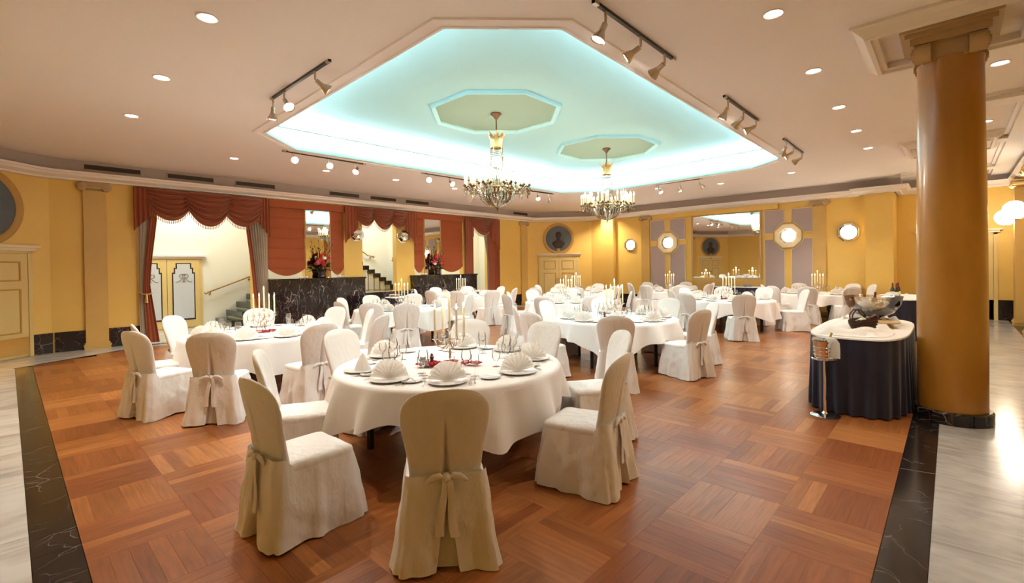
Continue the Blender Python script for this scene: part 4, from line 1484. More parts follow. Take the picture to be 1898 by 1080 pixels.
# ------------------------------------------------------------------ chandeliers
def chandelier(cx, cy, label):
    c = thing('chandelier', label, 'chandelier', (cx, cy, RECESS - 0.004), 0, 'crystal candle chandeliers')
    # heights below are measured down from the canopy
    MB().lathe([(0.001, 0), (0.10, 0), (0.11, -0.02), (0.06, -0.06), (0.035, -0.10), (0.012, -0.12), (0.001, -0.13)], 18).build('canopy', 'bronze', c)
    for k in range(9):
        mb = MB()
        z = -0.13 - k * 0.028
        pts = [(0.014 * cos(2 * pi * j / 8) * (1 if k % 2 else 0), 0.014 * cos(2 * pi * j / 8) * (0 if k % 2 else 1), z + 0.02 * sin(2 * pi * j / 8)) for j in range(9)]
        mb.tube(pts, 0.005, 5, False)
        mb.build('chain_link', 'bronze', c)
    MB().lathe([(0.012, -0.36), (0.05, -0.38), (0.02, -0.42), (0.10, -0.46), (0.105, -0.62), (0.125, -0.625), (0.125, -0.665), (0.105, -0.67)], 20).build('crown_band', 'gilt', c)
    fin = MB()
    prof = [(0.105, -0.62, 0.045), (0.115, -0.52, 0.05), (0.14, -0.44, 0.032), (0.185, -0.375, 0.012), (0.20, -0.37, 0.004)]
    rows = []
    for r, z, w in prof:
        rows.append([(r, -w, z), (r + 0.008, 0, z), (r, w, z)])
    fin.loft(rows, closed=False)
    fm = fin.mesh('crown_leaf', 'gilt')
    for k in range(8):
        o = put('crown_leaf', fm, c); o.rotation_euler = (0, 0, 2 * pi * k / 8)
    # beaded strands from the crown down to the candle ring
    def strand(pts, nb, r0, r1):
        mb = MB()
        pts = [Vector(p) for p in pts]
        for i in range(nb):
            t = i / (nb - 1) * (len(pts) - 1)
            a = min(int(t), len(pts) - 2)
            p = pts[a].lerp(pts[a + 1], t - a)
            rr = r0 + (r1 - r0) * i / (nb - 1)
            mb.octa(p, rr, rr * 1.35)
        return mb
    s1 = strand([(0.115, 0, -0.67), (0.12, 0, -0.95), (0.15, 0, -1.22), (0.24, 0, -1.42), (0.28, 0, -1.47)], 34, 0.010, 0.016).mesh('crystal_strand', 'crystal', False)
    for k in range(26):
        o = put('crystal_strand', s1, c); o.rotation_euler = (0, 0, 2 * pi * k / 26)
    # bowl of crystals under the ring
    s2 = strand([(0.34, 0, -1.47), (0.335, 0, -1.56), (0.29, 0, -1.67), (0.19, 0, -1.75), (0.04, 0, -1.79)], 17, 0.024, 0.024).mesh('bowl_strand', 'crystal', False)
    for k in range(30):
        o = put('bowl_strand', s2, c); o.rotation_euler = (0, 0, 2 * pi * k / 30)
    s4 = strand([(0.33, 0, -1.44), (0.40, 0, -1.54), (0.48, 0, -1.55), (0.56, 0, -1.46)], 12, 0.015, 0.015).mesh('crystal_swag', 'crystal', False)
    for k in range(14):
        o = put('crystal_swag', s4, c); o.rotation_euler = (0, 0, 2 * pi * k / 14)
    for (r, z, t) in ((0.34, -1.45, 0.016), (0.28, -1.45, 0.012), (0.60, -1.42, 0.010)):
        mb = MB()
        mb.tube([(r * cos(2 * pi * k / 40), r * sin(2 * pi * k / 40), z) for k in range(41)], t, 6, False)
        mb.build('ring', 'gilt', c)
    # candle arms: eight clusters of three
    arm = MB()
    arm.tube([(0.30, 0, -1.45), (0.38, 0, -1.52), (0.50, 0, -1.51), (0.60, 0, -1.43)], 0.010, 6)
    am = arm.mesh('arm', 'bronze')
    cup = MB().lathe([(0.001, -0.035), (0.012, -0.03), (0.03, -0.005), (0.034, 0.0), (0.015, 0.003), (0.014, 0.02)], 10).mesh('candle_cup', 'bronze')
    cdl = MB().lathe([(0.0005, 0.0), (0.014, 0.0), (0.014, 0.19), (0.0005, 0.19)], 10).mesh('candle_tube', 'wax')
    blb = MB().lathe([(0.008, 0.0), (0.017, 0.025), (0.014, 0.05), (0.006, 0.075), (0.0005, 0.095)], 8).mesh('bulb', 'bulb')
    pen = MB().octa((0, 0, -0.04), 0.02, 0.05)
    for q in range(3):
        pen.octa((0.035 * cos(q * 2.1), 0.035 * sin(q * 2.1), -0.07), 0.014, 0.03)
    pen.octa((0, 0, -0.13), 0.018, 0.045)
    pm_ = pen.mesh('crystal_pendant', 'crystal', False)
    n = 0
    for k in range(8):
        a0 = 2 * pi * (k + 0.5) / 8
        o = put('arm', am, c); o.rotation_euler = (0, 0, a0)
        for (dr, da) in ((0.66, 0.0), (0.60, 0.20), (0.60, -0.20), (0.50, 0.11), (0.50, -0.11)):
            a = a0 + da
            p = (dr * cos(a), dr * sin(a), -1.42)
            cu = put('candle_cup', cup, c); cu.location = p
            ca = put('candle_tube', cdl, cu); ca.location = (0, 0, 0)
            bu = put('bulb', blb, cu); bu.location = (0, 0, 0.19)
            pe = put('crystal_pendant', pm_, cu); pe.location = (0, 0, -0.03)
    MB().octa((0, 0, -1.84), 0.035, 0.06).build('bottom_drop', 'crystal', c, smooth=False)
    for k in range(8):
        a = 2 * pi * (k + 0.5) / 8
        point((cx + 0.66 * cos(a), cy + 0.66 * sin(a), RECESS - 1.10), P_CHAND / 8, (1.0, 0.80, 0.55), 0.02)
    return c


chandelier(*CH[0], 'nearer crystal chandelier with gilt crown and ring of candle bulbs')
chandelier(*CH[1], 'farther crystal chandelier with gilt crown and ring of candle bulbs')


# ================================================================== CHAIRS
def interp(tab, z):
    for (a, va), (b2, vb) in zip(tab, tab[1:]):
        if z <= b2:
            t = (z - a) / (b2 - a)
            t = max(0, min(1, t))
            return va + (vb - va) * t
    return tab[-1][1]


def make_chair(seed):
    rr = random.Random(seed)
    off = Vector((seed * 13.7, seed * 5.1, 0))
    c = bpy.data.objects.new('banquet_chair', None)
    COL.objects.link(c)
    # ---- backrest cover
    W_ = [(0.42, 0.205), (0.50, 0.200), (0.58, 0.206), (0.70, 0.228), (0.80, 0.244), (0.86, 0.246), (0.90, 0.238), (0.935, 0.218), (0.96, 0.192), (0.98, 0.155), (0.993, 0.11), (1.0, 0.05)]
    T_ = [(0.42, 0.050), (0.55, 0.042), (0.80, 0.034), (0.95, 0.026), (1.0, 0.010)]
    zs = [0.42, 0.46, 0.50, 0.53, 0.56, 0.60, 0.64, 0.68, 0.72, 0.76, 0.80, 0.83, 0.86, 0.885, 0.905, 0.925, 0.945, 0.96, 0.972, 0.982, 0.99, 0.996, 1.0]
    angs = [2 * pi * k / 40 for k in range(40)]
    for d in (0.012, 0.03, 0.055, 0.09):
        angs += [1.5 * pi + d, 1.5 * pi - d]
    angs = sorted(set(round(a, 5) for a in angs))
    rings = []
    for z in zs:
        w, t = interp(W_, z), interp(T_, z)
        k = (z - 0.45) / 0.55
        cy = -0.215 - 0.125 * max(0, k) ** 1.15
        ring = []
        for a in angs:
            ca, sa = cos(a), sin(a)
            x = w * math.copysign(abs(ca) ** 0.75, ca)
            y = t * math.copysign(abs(sa) ** 0.7, sa)
            y += cy + 0.035 * (x / 0.24) ** 2
            nz = noise.noise(Vector((x * 9, a * 0.5, z * 3.0)) + off)
            wr = 0.0035 * nz
            if sa < 0:
                low = max(0.0, 1 - abs(z - 0.56) / 0.2)
                wr += 0.007 * low * sin(x * 60 + (z - 0.5) * x * 300 + seed)
                g = 0.010 + 0.010 * max(0, (0.75 - z) / 0.25)
                dep = 0.030 * max(0.0, min(1.0, (0.90 - z) / 0.25))
                if abs(x) < g:
                    y += dep * (1 - (abs(x) / g)) ** 0.6
            y += wr
            ring.append((x, y, z + (0.004 * nz if z > 0.9 else 0)))
        rings.append(ring)
    mb = MB(); mb.loft(rings, True, False, True)
    mb.build('back_cover', 'sheet', c, angle=1.2)

    # ---- seat and skirt outlines share one topology
    def outline(hw, hf, hb, o, dep, rc=0.05):
        """closed outline starting left of the back pleat, going round; hf front depth, hb back depth"""
        pts = []
        nb = 12
        pl = [(-o * 0.98, -hb + dep * 0.1), (-o * 0.92, -hb + dep), (-o * 0.3, -hb + dep * 1.05), (o * 0.3, -hb + dep * 1.05), (o * 0.92, -hb + dep), (o * 0.98, -hb + dep * 0.1)]
        pts += pl
        def line(a, b2, n):
            return [(a[0] + (b2[0] - a[0]) * i / n, a[1] + (b2[1] - a[1]) * i / n) for i in range(n)]
        def arc(cx, cy, r, a0, a1, n):
            return [(cx + r * cos(a0 + (a1 - a0) * i / n), cy + r * sin(a0 + (a1 - a0) * i / n)) for i in range(n)]
        pts += line((o, -hb), (hw - rc, -hb), nb)
        pts += arc(hw - rc, -hb + rc, rc, -pi / 2, 0, 5)
        pts += line((hw, -hb + rc), (hw, hf - rc), 18)
        pts += arc(hw - rc, hf - rc, rc, 0, pi / 2, 5)
        pts += line((hw - rc, hf), (-hw + rc, hf), 18)
        pts += arc(-hw + rc, hf - rc, rc, pi / 2, pi, 5)
        pts += line((-hw, hf - rc), (-hw, -hb + rc), 18)
        pts += arc(-hw + rc, -hb + rc, rc, pi, 1.5 * pi, 5)
        pts += line((-hw + rc, -hb), (-o, -hb), nb)
        return pts
    HW, HF, HB = 0.228, 0.245, 0.235
    rings = []
    for s, z in ((0.04, 0.492), (0.4, 0.490), (0.75, 0.486), (0.92, 0.478), (0.985, 0.465), (1.0, 0.448), (0.995, 0.432)):
        ring = []
        for (x, y) in outline(HW, HF, HB, 0.004, 0.0):
            nz = noise.noise(Vector((x * 8 + 3, y * 8, seed)) + off) * 0.005 if s > 0.3 else 0
            ring.append((x * s, y * s, z + nz * (1 if s < 0.98 else 0.3)))
        rings.append(ring)
    mb = MB(); mb.loft(rings, True, True, False)
    mb.build('seat_cover', 'sheet', c, angle=1.2)
    rings = []
    nr = 14
    ph = [rr.uniform(0, 6.28) for _ in range(6)]
    for i in range(nr + 1):
        t = i / nr
        z = 0.437 * (1 - t) + 0.010
        fl = t ** 0.9
        o = 0.006 + 0.062 * max(0, t - 0.05) ** 1.1
        dep = 0.055 * min(1, t * 2.2)
        ring = []
        ol = outline(HW - 0.004 + 0.045 * fl, HF + 0.03 * fl, HB + 0.040 + 0.055 * fl, o, dep, 0.05 + 0.012 * fl)
        for j, (x, y) in enumerate(ol):
            ang = atan2(y, x)
            s2 = abs(sin(2 * ang)) ** 3
            amp = fl * 0.017
            d = amp * (0.7 * sin(7 * ang + ph[0]) + 0.6 * sin(11 * ang + ph[1]) + 0.35 * sin(19 * ang + ph[2] + 2 * t))
            d += 0.034 * s2 * fl
            for ac in (0.82, 2.32, -0.86, -2.28):
                da = (ang - ac + pi) % (2 * pi) - pi
                d -= 0.030 * fl ** 0.7 * math.exp(-(da / 0.045) ** 2)
            d += 0.010 * noise.noise(Vector((x * 6 + z * 5, y * 6 - z * 5, z * 3)) + off) * min(1, 3 * t)
            wn = noise.noise(Vector((y * 5 + z * 7, (y - z) * 1.3, x * 2 + seed)) + off) if abs(x) > 0.2 else noise.noise(Vector((x * 9 + z * 2, z * 1.6, y + seed)) + off)
            d += 0.020 * (abs(wn) ** 0.8 - 0.2) * min(1, 2.5 * t)
            if j < 6:
                d *= 0.15
            n = Vector((x, y)).normalized()
            hem = 0.010 * sin(3 * ang + ph[3]) * t if t > 0.8 else 0.0
            up = 0.072 * (1 - t) ** 2 * max(0.0, min(1.0, (-y - 0.16) / 0.06))
            ring.append((x + n.x * d, y + n.y * d, max(0.004, z + hem + up)))
        rings.append(ring)
    mb = MB(); mb.loft(rings)
    mb.build('skirt', 'sheet', c, angle=1.1)
    # ---- sash, bow and tails
    yb = -0.276
    mb = MB()
    rows = []
    for dz in (-0.014, 0.014):
        rows.append([(-0.20 + 0.4 * i / 16, yb - 0.006 + 0.035 * ((-0.20 + 0.4 * i / 16) / 0.24) ** 2 + 0.008, 0.505 + dz + 0.012 * sin(pi * i / 16)) for i in range(17)])
    mb.loft(rows, closed=False)
    mb.build('sash', 'sheet', c)
    bow = MB()
    bow.ball((0, yb - 0.022, 0.508), 0.024, 10, 8, 1.1)
    for s in (-1, 1):
        prof = [(0.01, 0.010, 0.0), (0.035, 0.030, 0.012), (0.075, 0.034, 0.004), (0.105, 0.026, -0.014), (0.118, 0.006, -0.022)]
        rings = []
        for (x, h, dz) in prof:
            rings.append([(s * x, yb - 0.022 + 0.013 * sin(2 * pi * k / 10) * (h / 0.034), 0.508 + dz + h * 0.62 * cos(2 * pi * k / 10)) for k in range(10)])
        bow.loft(rings, True, True, True)
    bo = bow.build('bow', 'sheet', c)
    for s in (-1, 1):
        mb = MB()
        rows = []
        ln = 0.26 + 0.05 * rr.random()
        for i in range(9):
            t = i / 8
            cx = s * (0.012 + 0.030 * t) + 0.006 * sin(5 * t + seed)
            zz = 0.50 - ln * t
            yy = yb - 0.028 - 0.028 * t - 0.006 * sin(6 * t + s)
            w = 0.016 + 0.010 * t
            rows.append([(cx - w, yy, zz), (cx, yy - 0.005, zz), (cx + w, yy, zz)])
        mb.loft(rows, closed=False)
        mb.build('bow_tail', 'sheet', bo)
    for (sx, sy) in ((-1, -1), (1, -1), (-1, 1), (1, 1)):
        x, y = sx * 0.19, (0.19 if sy > 0 else -0.24)
        MB().box(x - 0.016, x + 0.016, y - 0.016, y + 0.016, 0.0, 0.42).build('leg', 'black_leg', c, smooth=False)
    note_kids(c)
    return c


PROTO = [make_chair(s) for s in (1, 2, 3, 4)]
USED = set()
HOURS = ['twelve', 'one', 'two', 'three', 'four', 'five', 'six', 'seven', 'eight', 'nine', 'ten', 'eleven']
TABLES = {
    'T1': (T1, 'nearest table', [(229, 1.95), (193, 1.89), (157, 1.60), (107, 1.42), (40, 1.42), (0, 1.45), (-41, 1.70), (-84, 1.72)]),
    'T2': (T2, 'table by the frosted doors', [(203, 1.75), (176, 1.48), (235, 1.92), (270, 1.82), (303, 1.85), (342, 1.52), (20, 1.42), (75, 1.42), (128, 1.42)]),
    'T3': (T3, 'table before the middle steps', [(184, 1.56), (215, 1.70), (238, 2.05), (130, 1.42), (88, 1.42), (45, 1.42), (-25, 1.66)]),
    'T4': (T4, 'table by the narrow far curtain', [(256, 2.0), (296, 1.8), (192, 1.45), (225, 1.75), (140, 1.42), (88, 1.42), (40, 1.42), (-15, 1.5)]),
    'T5': (T5, 'table in the room centre', [(211, 2.08), (259, 1.66), (306, 1.64), (-9, 1.66), (40, 1.45), (96, 1.42), (138, 1.72), (173, 1.98)]),
    'T6': (T6, 'table under the far chandelier', [(203, 1.98), (234, 1.85), (165, 1.80), (122, 1.50), (78, 1.42), (30, 1.42), (-15, 1.5), (-62, 1.6)]),
    'T7': (T7, 'table left of the large mirror', [(180, 1.75), (215, 1.75), (145, 1.5), (100, 1.45), (60, 1.42), (0, 1.42), (-60, 1.42), (-105, 1.55)]),
    'T8': (T8, 'table before the large mirror', [(206, 2.0), (171, 1.92), (-62, 1.72), (-14, 1.68), (25, 1.45), (70, 1.42), (130, 1.45)]),
    'T9': (T9, 'table beside the near pier', [(180, 1.50), (222, 1.45), (-58, 1.42), (-30, 1.40), (30, 1.40), (100, 1.42), (140, 1.45)]),
    'T10': (T10, 'table before the far bust door', [(178, 2.15), (150, 1.45), (215, 1.75), (110, 1.42), (60, 1.42), (0, 1.42), (-50, 1.5), (-95, 1.55)]),
}


def hour_of(C, th, taken):
    ph = math.degrees(atan2(-C[1], -C[0]))
    h = 6 - (th - ph) / 30.0
    k = int(round(h)) % 12
    if k in taken:
        for d in (1, -1, 2, -2, 3, -3):
            if (k + d) % 12 not in taken:
                k = (k + d) % 12
                break
    taken.add(k)
    return k


SEATS = {}
rc = random.Random(5)
for key, (C, tname, chairs) in TABLES.items():
    taken = set()
    ph = math.degrees(atan2(-C[1], -C[0]))
    SEATS[key] = []
    for i, (th, d) in enumerate(chairs):
        k = hour_of(C, th, taken)
        SEATS[key].append((th, k))
        a = radians(th)
        v = 0 if (key, i) == ('T1', 0) else rc.randrange(4)
        if v not in USED:
            ch = PROTO[v]
            USED.add(v)
        else:
            ch = copy_tree(PROTO[v])
        ch.location = (C[0] + (d - 0.30) * cos(a), C[1] + (d - 0.30) * sin(a), 0)
        jit = radians(rc.uniform(-6, 6)) if key != 'T1' else radians({0: 5, 1: -10, 2: -4, 6: 4, 7: 6}.get(i, 0))
        ch.rotation_euler = (0, 0, atan2(cos(a), -sin(a)) + jit)
        rel = ((th - ph + 180) % 360) - 180
        view = 'seen from behind' if abs(rel) < 60 else ('in side view' if abs(rel) < 115 else 'facing us')
        tag(ch, f'ivory covered chair {view}, {HOURS[k]} o\'clock at {tname}', 'chair', 'covered chairs around the banquet tables')

# ================================================================== TABLES, CLOTHS AND SETTINGS
TR, TZ = 1.03, 0.745


def cloth_mesh(seed):
    rr = random.Random(seed)
    ph = [rr.uniform(0, 6.28) for _ in range(6)]
    ridges = [(2 * pi * (k + rr.uniform(-0.3, 0.3)) / 13, rr.uniform(0.055, 0.11), rr.uniform(0.55, 1.15)) for k in range(13)]
    n = 200
    rings = []
    for r in (0.02, 0.4, 0.8, 0.97):
        rings.append([(r * cos(2 * pi * k / n), r * sin(2 * pi * k / n), TZ + 0.006) for k in range(n)])
    for r, dz in ((1.015, 0.004), (1.04, -0.004), (1.05, -0.018)):
        rings.append([(r * cos(2 * pi * k / n), r * sin(2 * pi * k / n), TZ + dz) for k in range(n)])
    rows = 12
    for i in range(1, rows + 1):
        t = i / rows
        ring = []
        for k in range(n):
            a = 2 * pi * k / n
            c4 = cos(4 * a + ph[0])
            drop = 0.335 + 0.085 * c4 + 0.02 * sin(3 * a + ph[1])
            f = 0.0
            for (ac, wd, am) in ridges:
                da = (a - ac + pi) % (2 * pi) - pi
                f += am * math.exp(-(da / wd) ** 2)
            f += 0.12 * sin(15 * a + ph[3])
            drop += 0.02 * f
            r = 1.050 + 0.020 * t + 0.115 * f * t ** 0.9 + 0.02 * max(0, c4) * t
            ring.append((r * cos(a), r * sin(a), TZ - 0.018 - drop * t))
        rings.append(ring)
    mb = MB(); mb.loft(rings, True, True, False)
    return mb.mesh('tablecloth', 'cloth', True, 1.2)


CLOTHS = [cloth_mesh(s) for s in (11, 12, 13)]
top_me = MB().lathe([(0.001, TZ - 0.03), (TR - 0.01, TZ - 0.03), (TR, TZ - 0.015), (TR - 0.005, TZ), (0.001, TZ)], 48).mesh('tabletop', 'board_wood')
leg_me = MB().box(-0.022, 0.022, -0.022, 0.022, 0, TZ - 0.03).mesh('leg', 'black_leg', False)
ap = MB()
for k in range(4):
    a0, a1 = pi / 4 + k * pi / 2, pi / 4 + (k + 1) * pi / 2
    ap.tube([(0.72 * cos(a0), 0.72 * sin(a0), TZ - 0.06), (0.72 * cos(a1), 0.72 * sin(a1), TZ - 0.06)], 0.018, 6)
ap_me = ap.mesh('under_frame', 'black_leg')

plate_me = MB().lathe([(0.001, 0.0), (0.10, 0.0), (0.112, 0.004), (0.160, 0.016), (0.162, 0.019), (0.156, 0.019), (0.115, 0.009), (0.001, 0.007)], 36).mesh('plate', 'porcelain')
side_me = MB().lathe([(0.001, 0.0), (0.052, 0.0), (0.06, 0.004), (0.086, 0.012), (0.087, 0.014), (0.083, 0.014), (0.060, 0.007), (0.001, 0.006)], 28).mesh('side_plate', 'porcelain')


def napkin_mesh():
    mb = MB()
    n, R_ = 20, 0.156
    for (tilt, yo, sc, wd) in ((0.20, -0.004, 1.0, 8.0), (-0.24, 0.012, 0.90, 16.0)):
        rows = []
        for ri, fr in enumerate((0.06, 0.35, 0.7, 1.0)):
            row = []
            for i in range(n + 1):
                a = radians(wd) + (pi - 2 * radians(wd)) * i / n
                zig = (0.008 if i % 2 else -0.008) * fr
                rr = R_ * fr * sc
                x, z = rr * cos(a) * 0.98, rr * sin(a)
                row.append((x, yo + zig + z * tilt, 0.004 + z * 0.97))
            rows.append(row)
        mb.loft(rows, closed=False)
    # folded foot that props the fan
    mb.loft([[(-0.07, 0.006, 0.002), (0.07, 0.006, 0.002)], [(-0.06, 0.05, 0.003), (0.06, 0.05, 0.003)], [(-0.012, 0.02, 0.07), (0.012, 0.02, 0.07)]], closed=False)
    return mb.mesh('napkin', 'napkin', True, 0.25)


nap_me = napkin_mesh()
nap_me2 = MB().lathe([(0.072, 0.0), (0.066, 0.03), (0.045, 0.08), (0.02, 0.125), (0.003, 0.15)], 9).mesh('napkin', 'napkin', True, 0.5)


def glass_mesh(name, prof):
    return MB().lathe(prof, 20).mesh(name, 'wine_glass', True, 1.0)


g_red = glass_mesh('red_wine_glass', [(0.001, 0.0), (0.036, 0.001), (0.034, 0.004), (0.006, 0.010), (0.004, 0.03), (0.004, 0.095), (0.012, 0.105), (0.036, 0.13), (0.043, 0.155), (0.040, 0.185), (0.034, 0.215), (0.0335, 0.215), (0.0395, 0.185), (0.042, 0.155), (0.035, 0.131), (0.010, 0.108)])
g_white = glass_mesh('white_wine_glass', [(0.001, 0.0), (0.032, 0.001), (0.030, 0.004), (0.005, 0.010), (0.0035, 0.03), (0.0035, 0.085), (0.010, 0.094), (0.030, 0.115), (0.035, 0.138), (0.030, 0.180), (0.0295, 0.180), (0.034, 0.138), (0.029, 0.116), (0.008, 0.096)])
g_water = glass_mesh('water_goblet', [(0.001, 0.0), (0.034, 0.001), (0.032, 0.004), (0.007, 0.010), (0.005, 0.025), (0.006, 0.05), (0.020, 0.058), (0.036, 0.085), (0.038, 0.115), (0.036, 0.145), (0.0355, 0.145), (0.0372, 0.115), (0.035, 0.086), (0.018, 0.060)])


def fork_mesh():
    mb = MB()
    mb.loft([[(-w, y, 0.003 + z), (w, y, 0.003 + z), (w, y, 0.0055 + z), (-w, y, 0.0055 + z)] for (y, w, z) in ((-0.10, 0.005, 0), (-0.06, 0.006, 0.0), (0.0, 0.003, 0.003), (0.03, 0.004, 0.002), (0.045, 0.011, 0.0), (0.055, 0.012, 0.0))], True, True, True)
    for k in range(4):
        x = -0.0105 + k * 0.007
        mb.box(x - 0.0018, x + 0.0018, 0.054, 0.10, 0.003, 0.0055)
    return mb.mesh('fork', 'silver', False)


def knife_mesh():
    mb = MB()
    mb.loft([[(-w * k0, y, 0.002), (w, y, 0.002), (w, y, 0.006), (-w * k0, y, 0.006)] for (y, w, k0) in ((-0.11, 0.007, 1), (-0.05, 0.008, 1), (-0.01, 0.006, 1), (0.0, 0.007, 1.2), (0.08, 0.006, 1.5), (0.11, 0.001, 4))], True, True, True)
    return mb.mesh('knife', 'silver', False)


def spoon_mesh():
    mb = MB()
    mb.loft([[(-w, y, 0.002), (w, y, 0.002), (w * 0.8, y, 0.006 + h), (-w * 0.8, y, 0.006 + h)] for (y, w, h) in ((-0.09, 0.005, 0), (-0.04, 0.005, 0), (0.02, 0.003, 0.001), (0.035, 0.009, 0), (0.055, 0.018, 0), (0.08, 0.015, 0), (0.092, 0.003, 0))], True, True, True)
    return mb.mesh('spoon', 'silver', False)


fork_me, knife_me, spoon_me = fork_mesh(), knife_mesh(), spoon_mesh()


# candelabrum prototype: weighted foot, stem, four curling arms and a middle cup
def candelabrum_proto():
    c = bpy.data.objects.new('candelabrum', None)
    COL.objects.link(c)
    MB().lathe([(0.001, 0.0), (0.075, 0.0), (0.078, 0.008), (0.05, 0.018), (0.025, 0.03), (0.012, 0.045), (0.010, 0.08)], 24).build('foot', 'silver', c)
    MB().lathe([(0.010, 0.07), (0.018, 0.09), (0.010, 0.105), (0.009, 0.17), (0.020, 0.19), (0.012, 0.21), (0.010, 0.29), (0.016, 0.30)], 16).build('stem', 'silver', c)
    am = MB()
    pts = [(0.01, 0, 0.20), (0.04, 0, 0.155), (0.085, 0, 0.145), (0.125, 0, 0.165), (0.145, 0, 0.205), (0.15, 0, 0.225)]
    am.tube(pts, 0.006, 7)
    am.tube([(0.01, 0, 0.20), (0.035, 0, 0.225), (0.065, 0, 0.22), (0.075, 0, 0.195), (0.06, 0, 0.18)], 0.004, 6)
    ame = am.mesh('arm', 'silver')
    cupm = MB().lathe([(0.003, -0.01), (0.012, 0.0), (0.030, 0.006), (0.031, 0.009), (0.013, 0.011), (0.014, 0.035), (0.017, 0.038), (0.010, 0.038)], 14).mesh('cup', 'silver')
    for k in range(4):
        a = radians(20 + 90 * k)
        o = put('arm', ame, c); o.rotation_euler = (0, 0, a)
        q = put('cup', cupm, c); q.location = (0.15 * cos(a), 0.15 * sin(a), 0.225)
    q = put('cup', cupm, c); q.location = (0, 0, 0.30)
    note_kids(c)
    return c


CANDEL = candelabrum_proto()
wax_me = MB().lathe([(0.0005, 0), (0.0118, 0), (0.0112, 0.10), (0.0102, 0.27), (0.008, 0.278), (0.0005, 0.274)], 12).mesh('wax', 'wax')
wick_me = MB().lathe([(0.0012, 0.272), (0.0012, 0.284), (0.0002, 0.285)], 5).mesh('wick', 'black_leg')
flame_me = MB().lathe([(0.001, 0.278), (0.006, 0.288), (0.0068, 0.296), (0.0045, 0.312), (0.0004, 0.330)], 8).mesh('flame', 'flame')
CN = ['right-hand front', 'right-hand rear', 'left-hand rear', 'left-hand front', 'tall middle']


def settings(key, C, tname, full):
    for (th, hk) in SEATS[key]:
        a = radians(th)
        rz = atan2(cos(a), -sin(a))          # local +y looks at the table centre
        hr = HOURS[hk]
        ex, ey = Vector((cos(rz), sin(rz))), Vector((-sin(rz), cos(rz)))   # local axes
        base = Vector(C) - ey * 0.80
        z = TZ + 0.0065

        def at(dx, dy):
            p = base + ex * dx + ey * dy
            return (p.x, p.y, z)

        def single(me, nm, loc, rot, label, cat, group):
            o = put(nm, me)
            o.location = loc
            o.rotation_euler = (0, 0, rot)
            return tag(o, label, cat, group)
        pos = f'at {hr} o\'clock, {tname}'
        single(plate_me, 'dinner_plate', at(0, 0), 0, f'dinner plate under napkin {pos}', 'plate', 'dinner plates')
        l = at(0, 0.0)
        cf = atan2(-l[0], l[1])          # turned so that the fan faces the entrance side
        dd = (rz - cf + pi) % (2 * pi) - pi
        if abs(dd) > pi / 2:
            dd -= math.copysign(pi, dd)
        nrot = cf + dd * 0.4 + rc.uniform(-0.25, 0.25)
        nk = nap_me2 if (key, hk) == ('T1', 8) else nap_me
        single(nk, 'napkin', (l[0], l[1], z + 0.0095), nrot, f'white {"cone" if nk is nap_me2 else "fan"} napkin {pos}', 'napkin', 'folded napkins on plates')
        single(g_red, 'red_wine_glass', at(0.15, 0.24), 0, f'tall wine glass {pos}', 'wine glass', 'red wine glasses')
        single(g_white, 'white_wine_glass', at(0.22, 0.17), 0, f'slim wine glass {pos}', 'wine glass', 'white wine glasses')
        if full:
            single(g_water, 'water_goblet', at(0.08, 0.30), 0, f'short goblet {pos}', 'goblet', 'water goblets')
            single(side_me, 'side_plate', at(-0.285, 0.07), 0, f'small bread plate {pos}', 'plate', 'bread plates')
            single(fork_me, 'fork', at(-0.185, 0.0), rz + rc.uniform(-0.05, 0.05), f'silver fork {pos}', 'fork', 'dinner forks')
            single(knife_me, 'knife', at(0.182, -0.01), rz + rc.uniform(-0.05, 0.05), f'silver dinner knife {pos}', 'knife', 'dinner knives')
            if key == 'T1':
                single(spoon_me, 'spoon', at(0.212, 0.0), rz, f'silver spoon {pos}', 'spoon', 'soup spoons')
                b3 = single(knife_me, 'butter_knife', (at(-0.27, 0.07)[0], at(-0.27, 0.07)[1], z + 0.0125), rz + 0.25, f'butter knife on bread plate {pos}', 'knife', 'butter knives')
                b3.scale = (0.7, 0.7, 0.7)


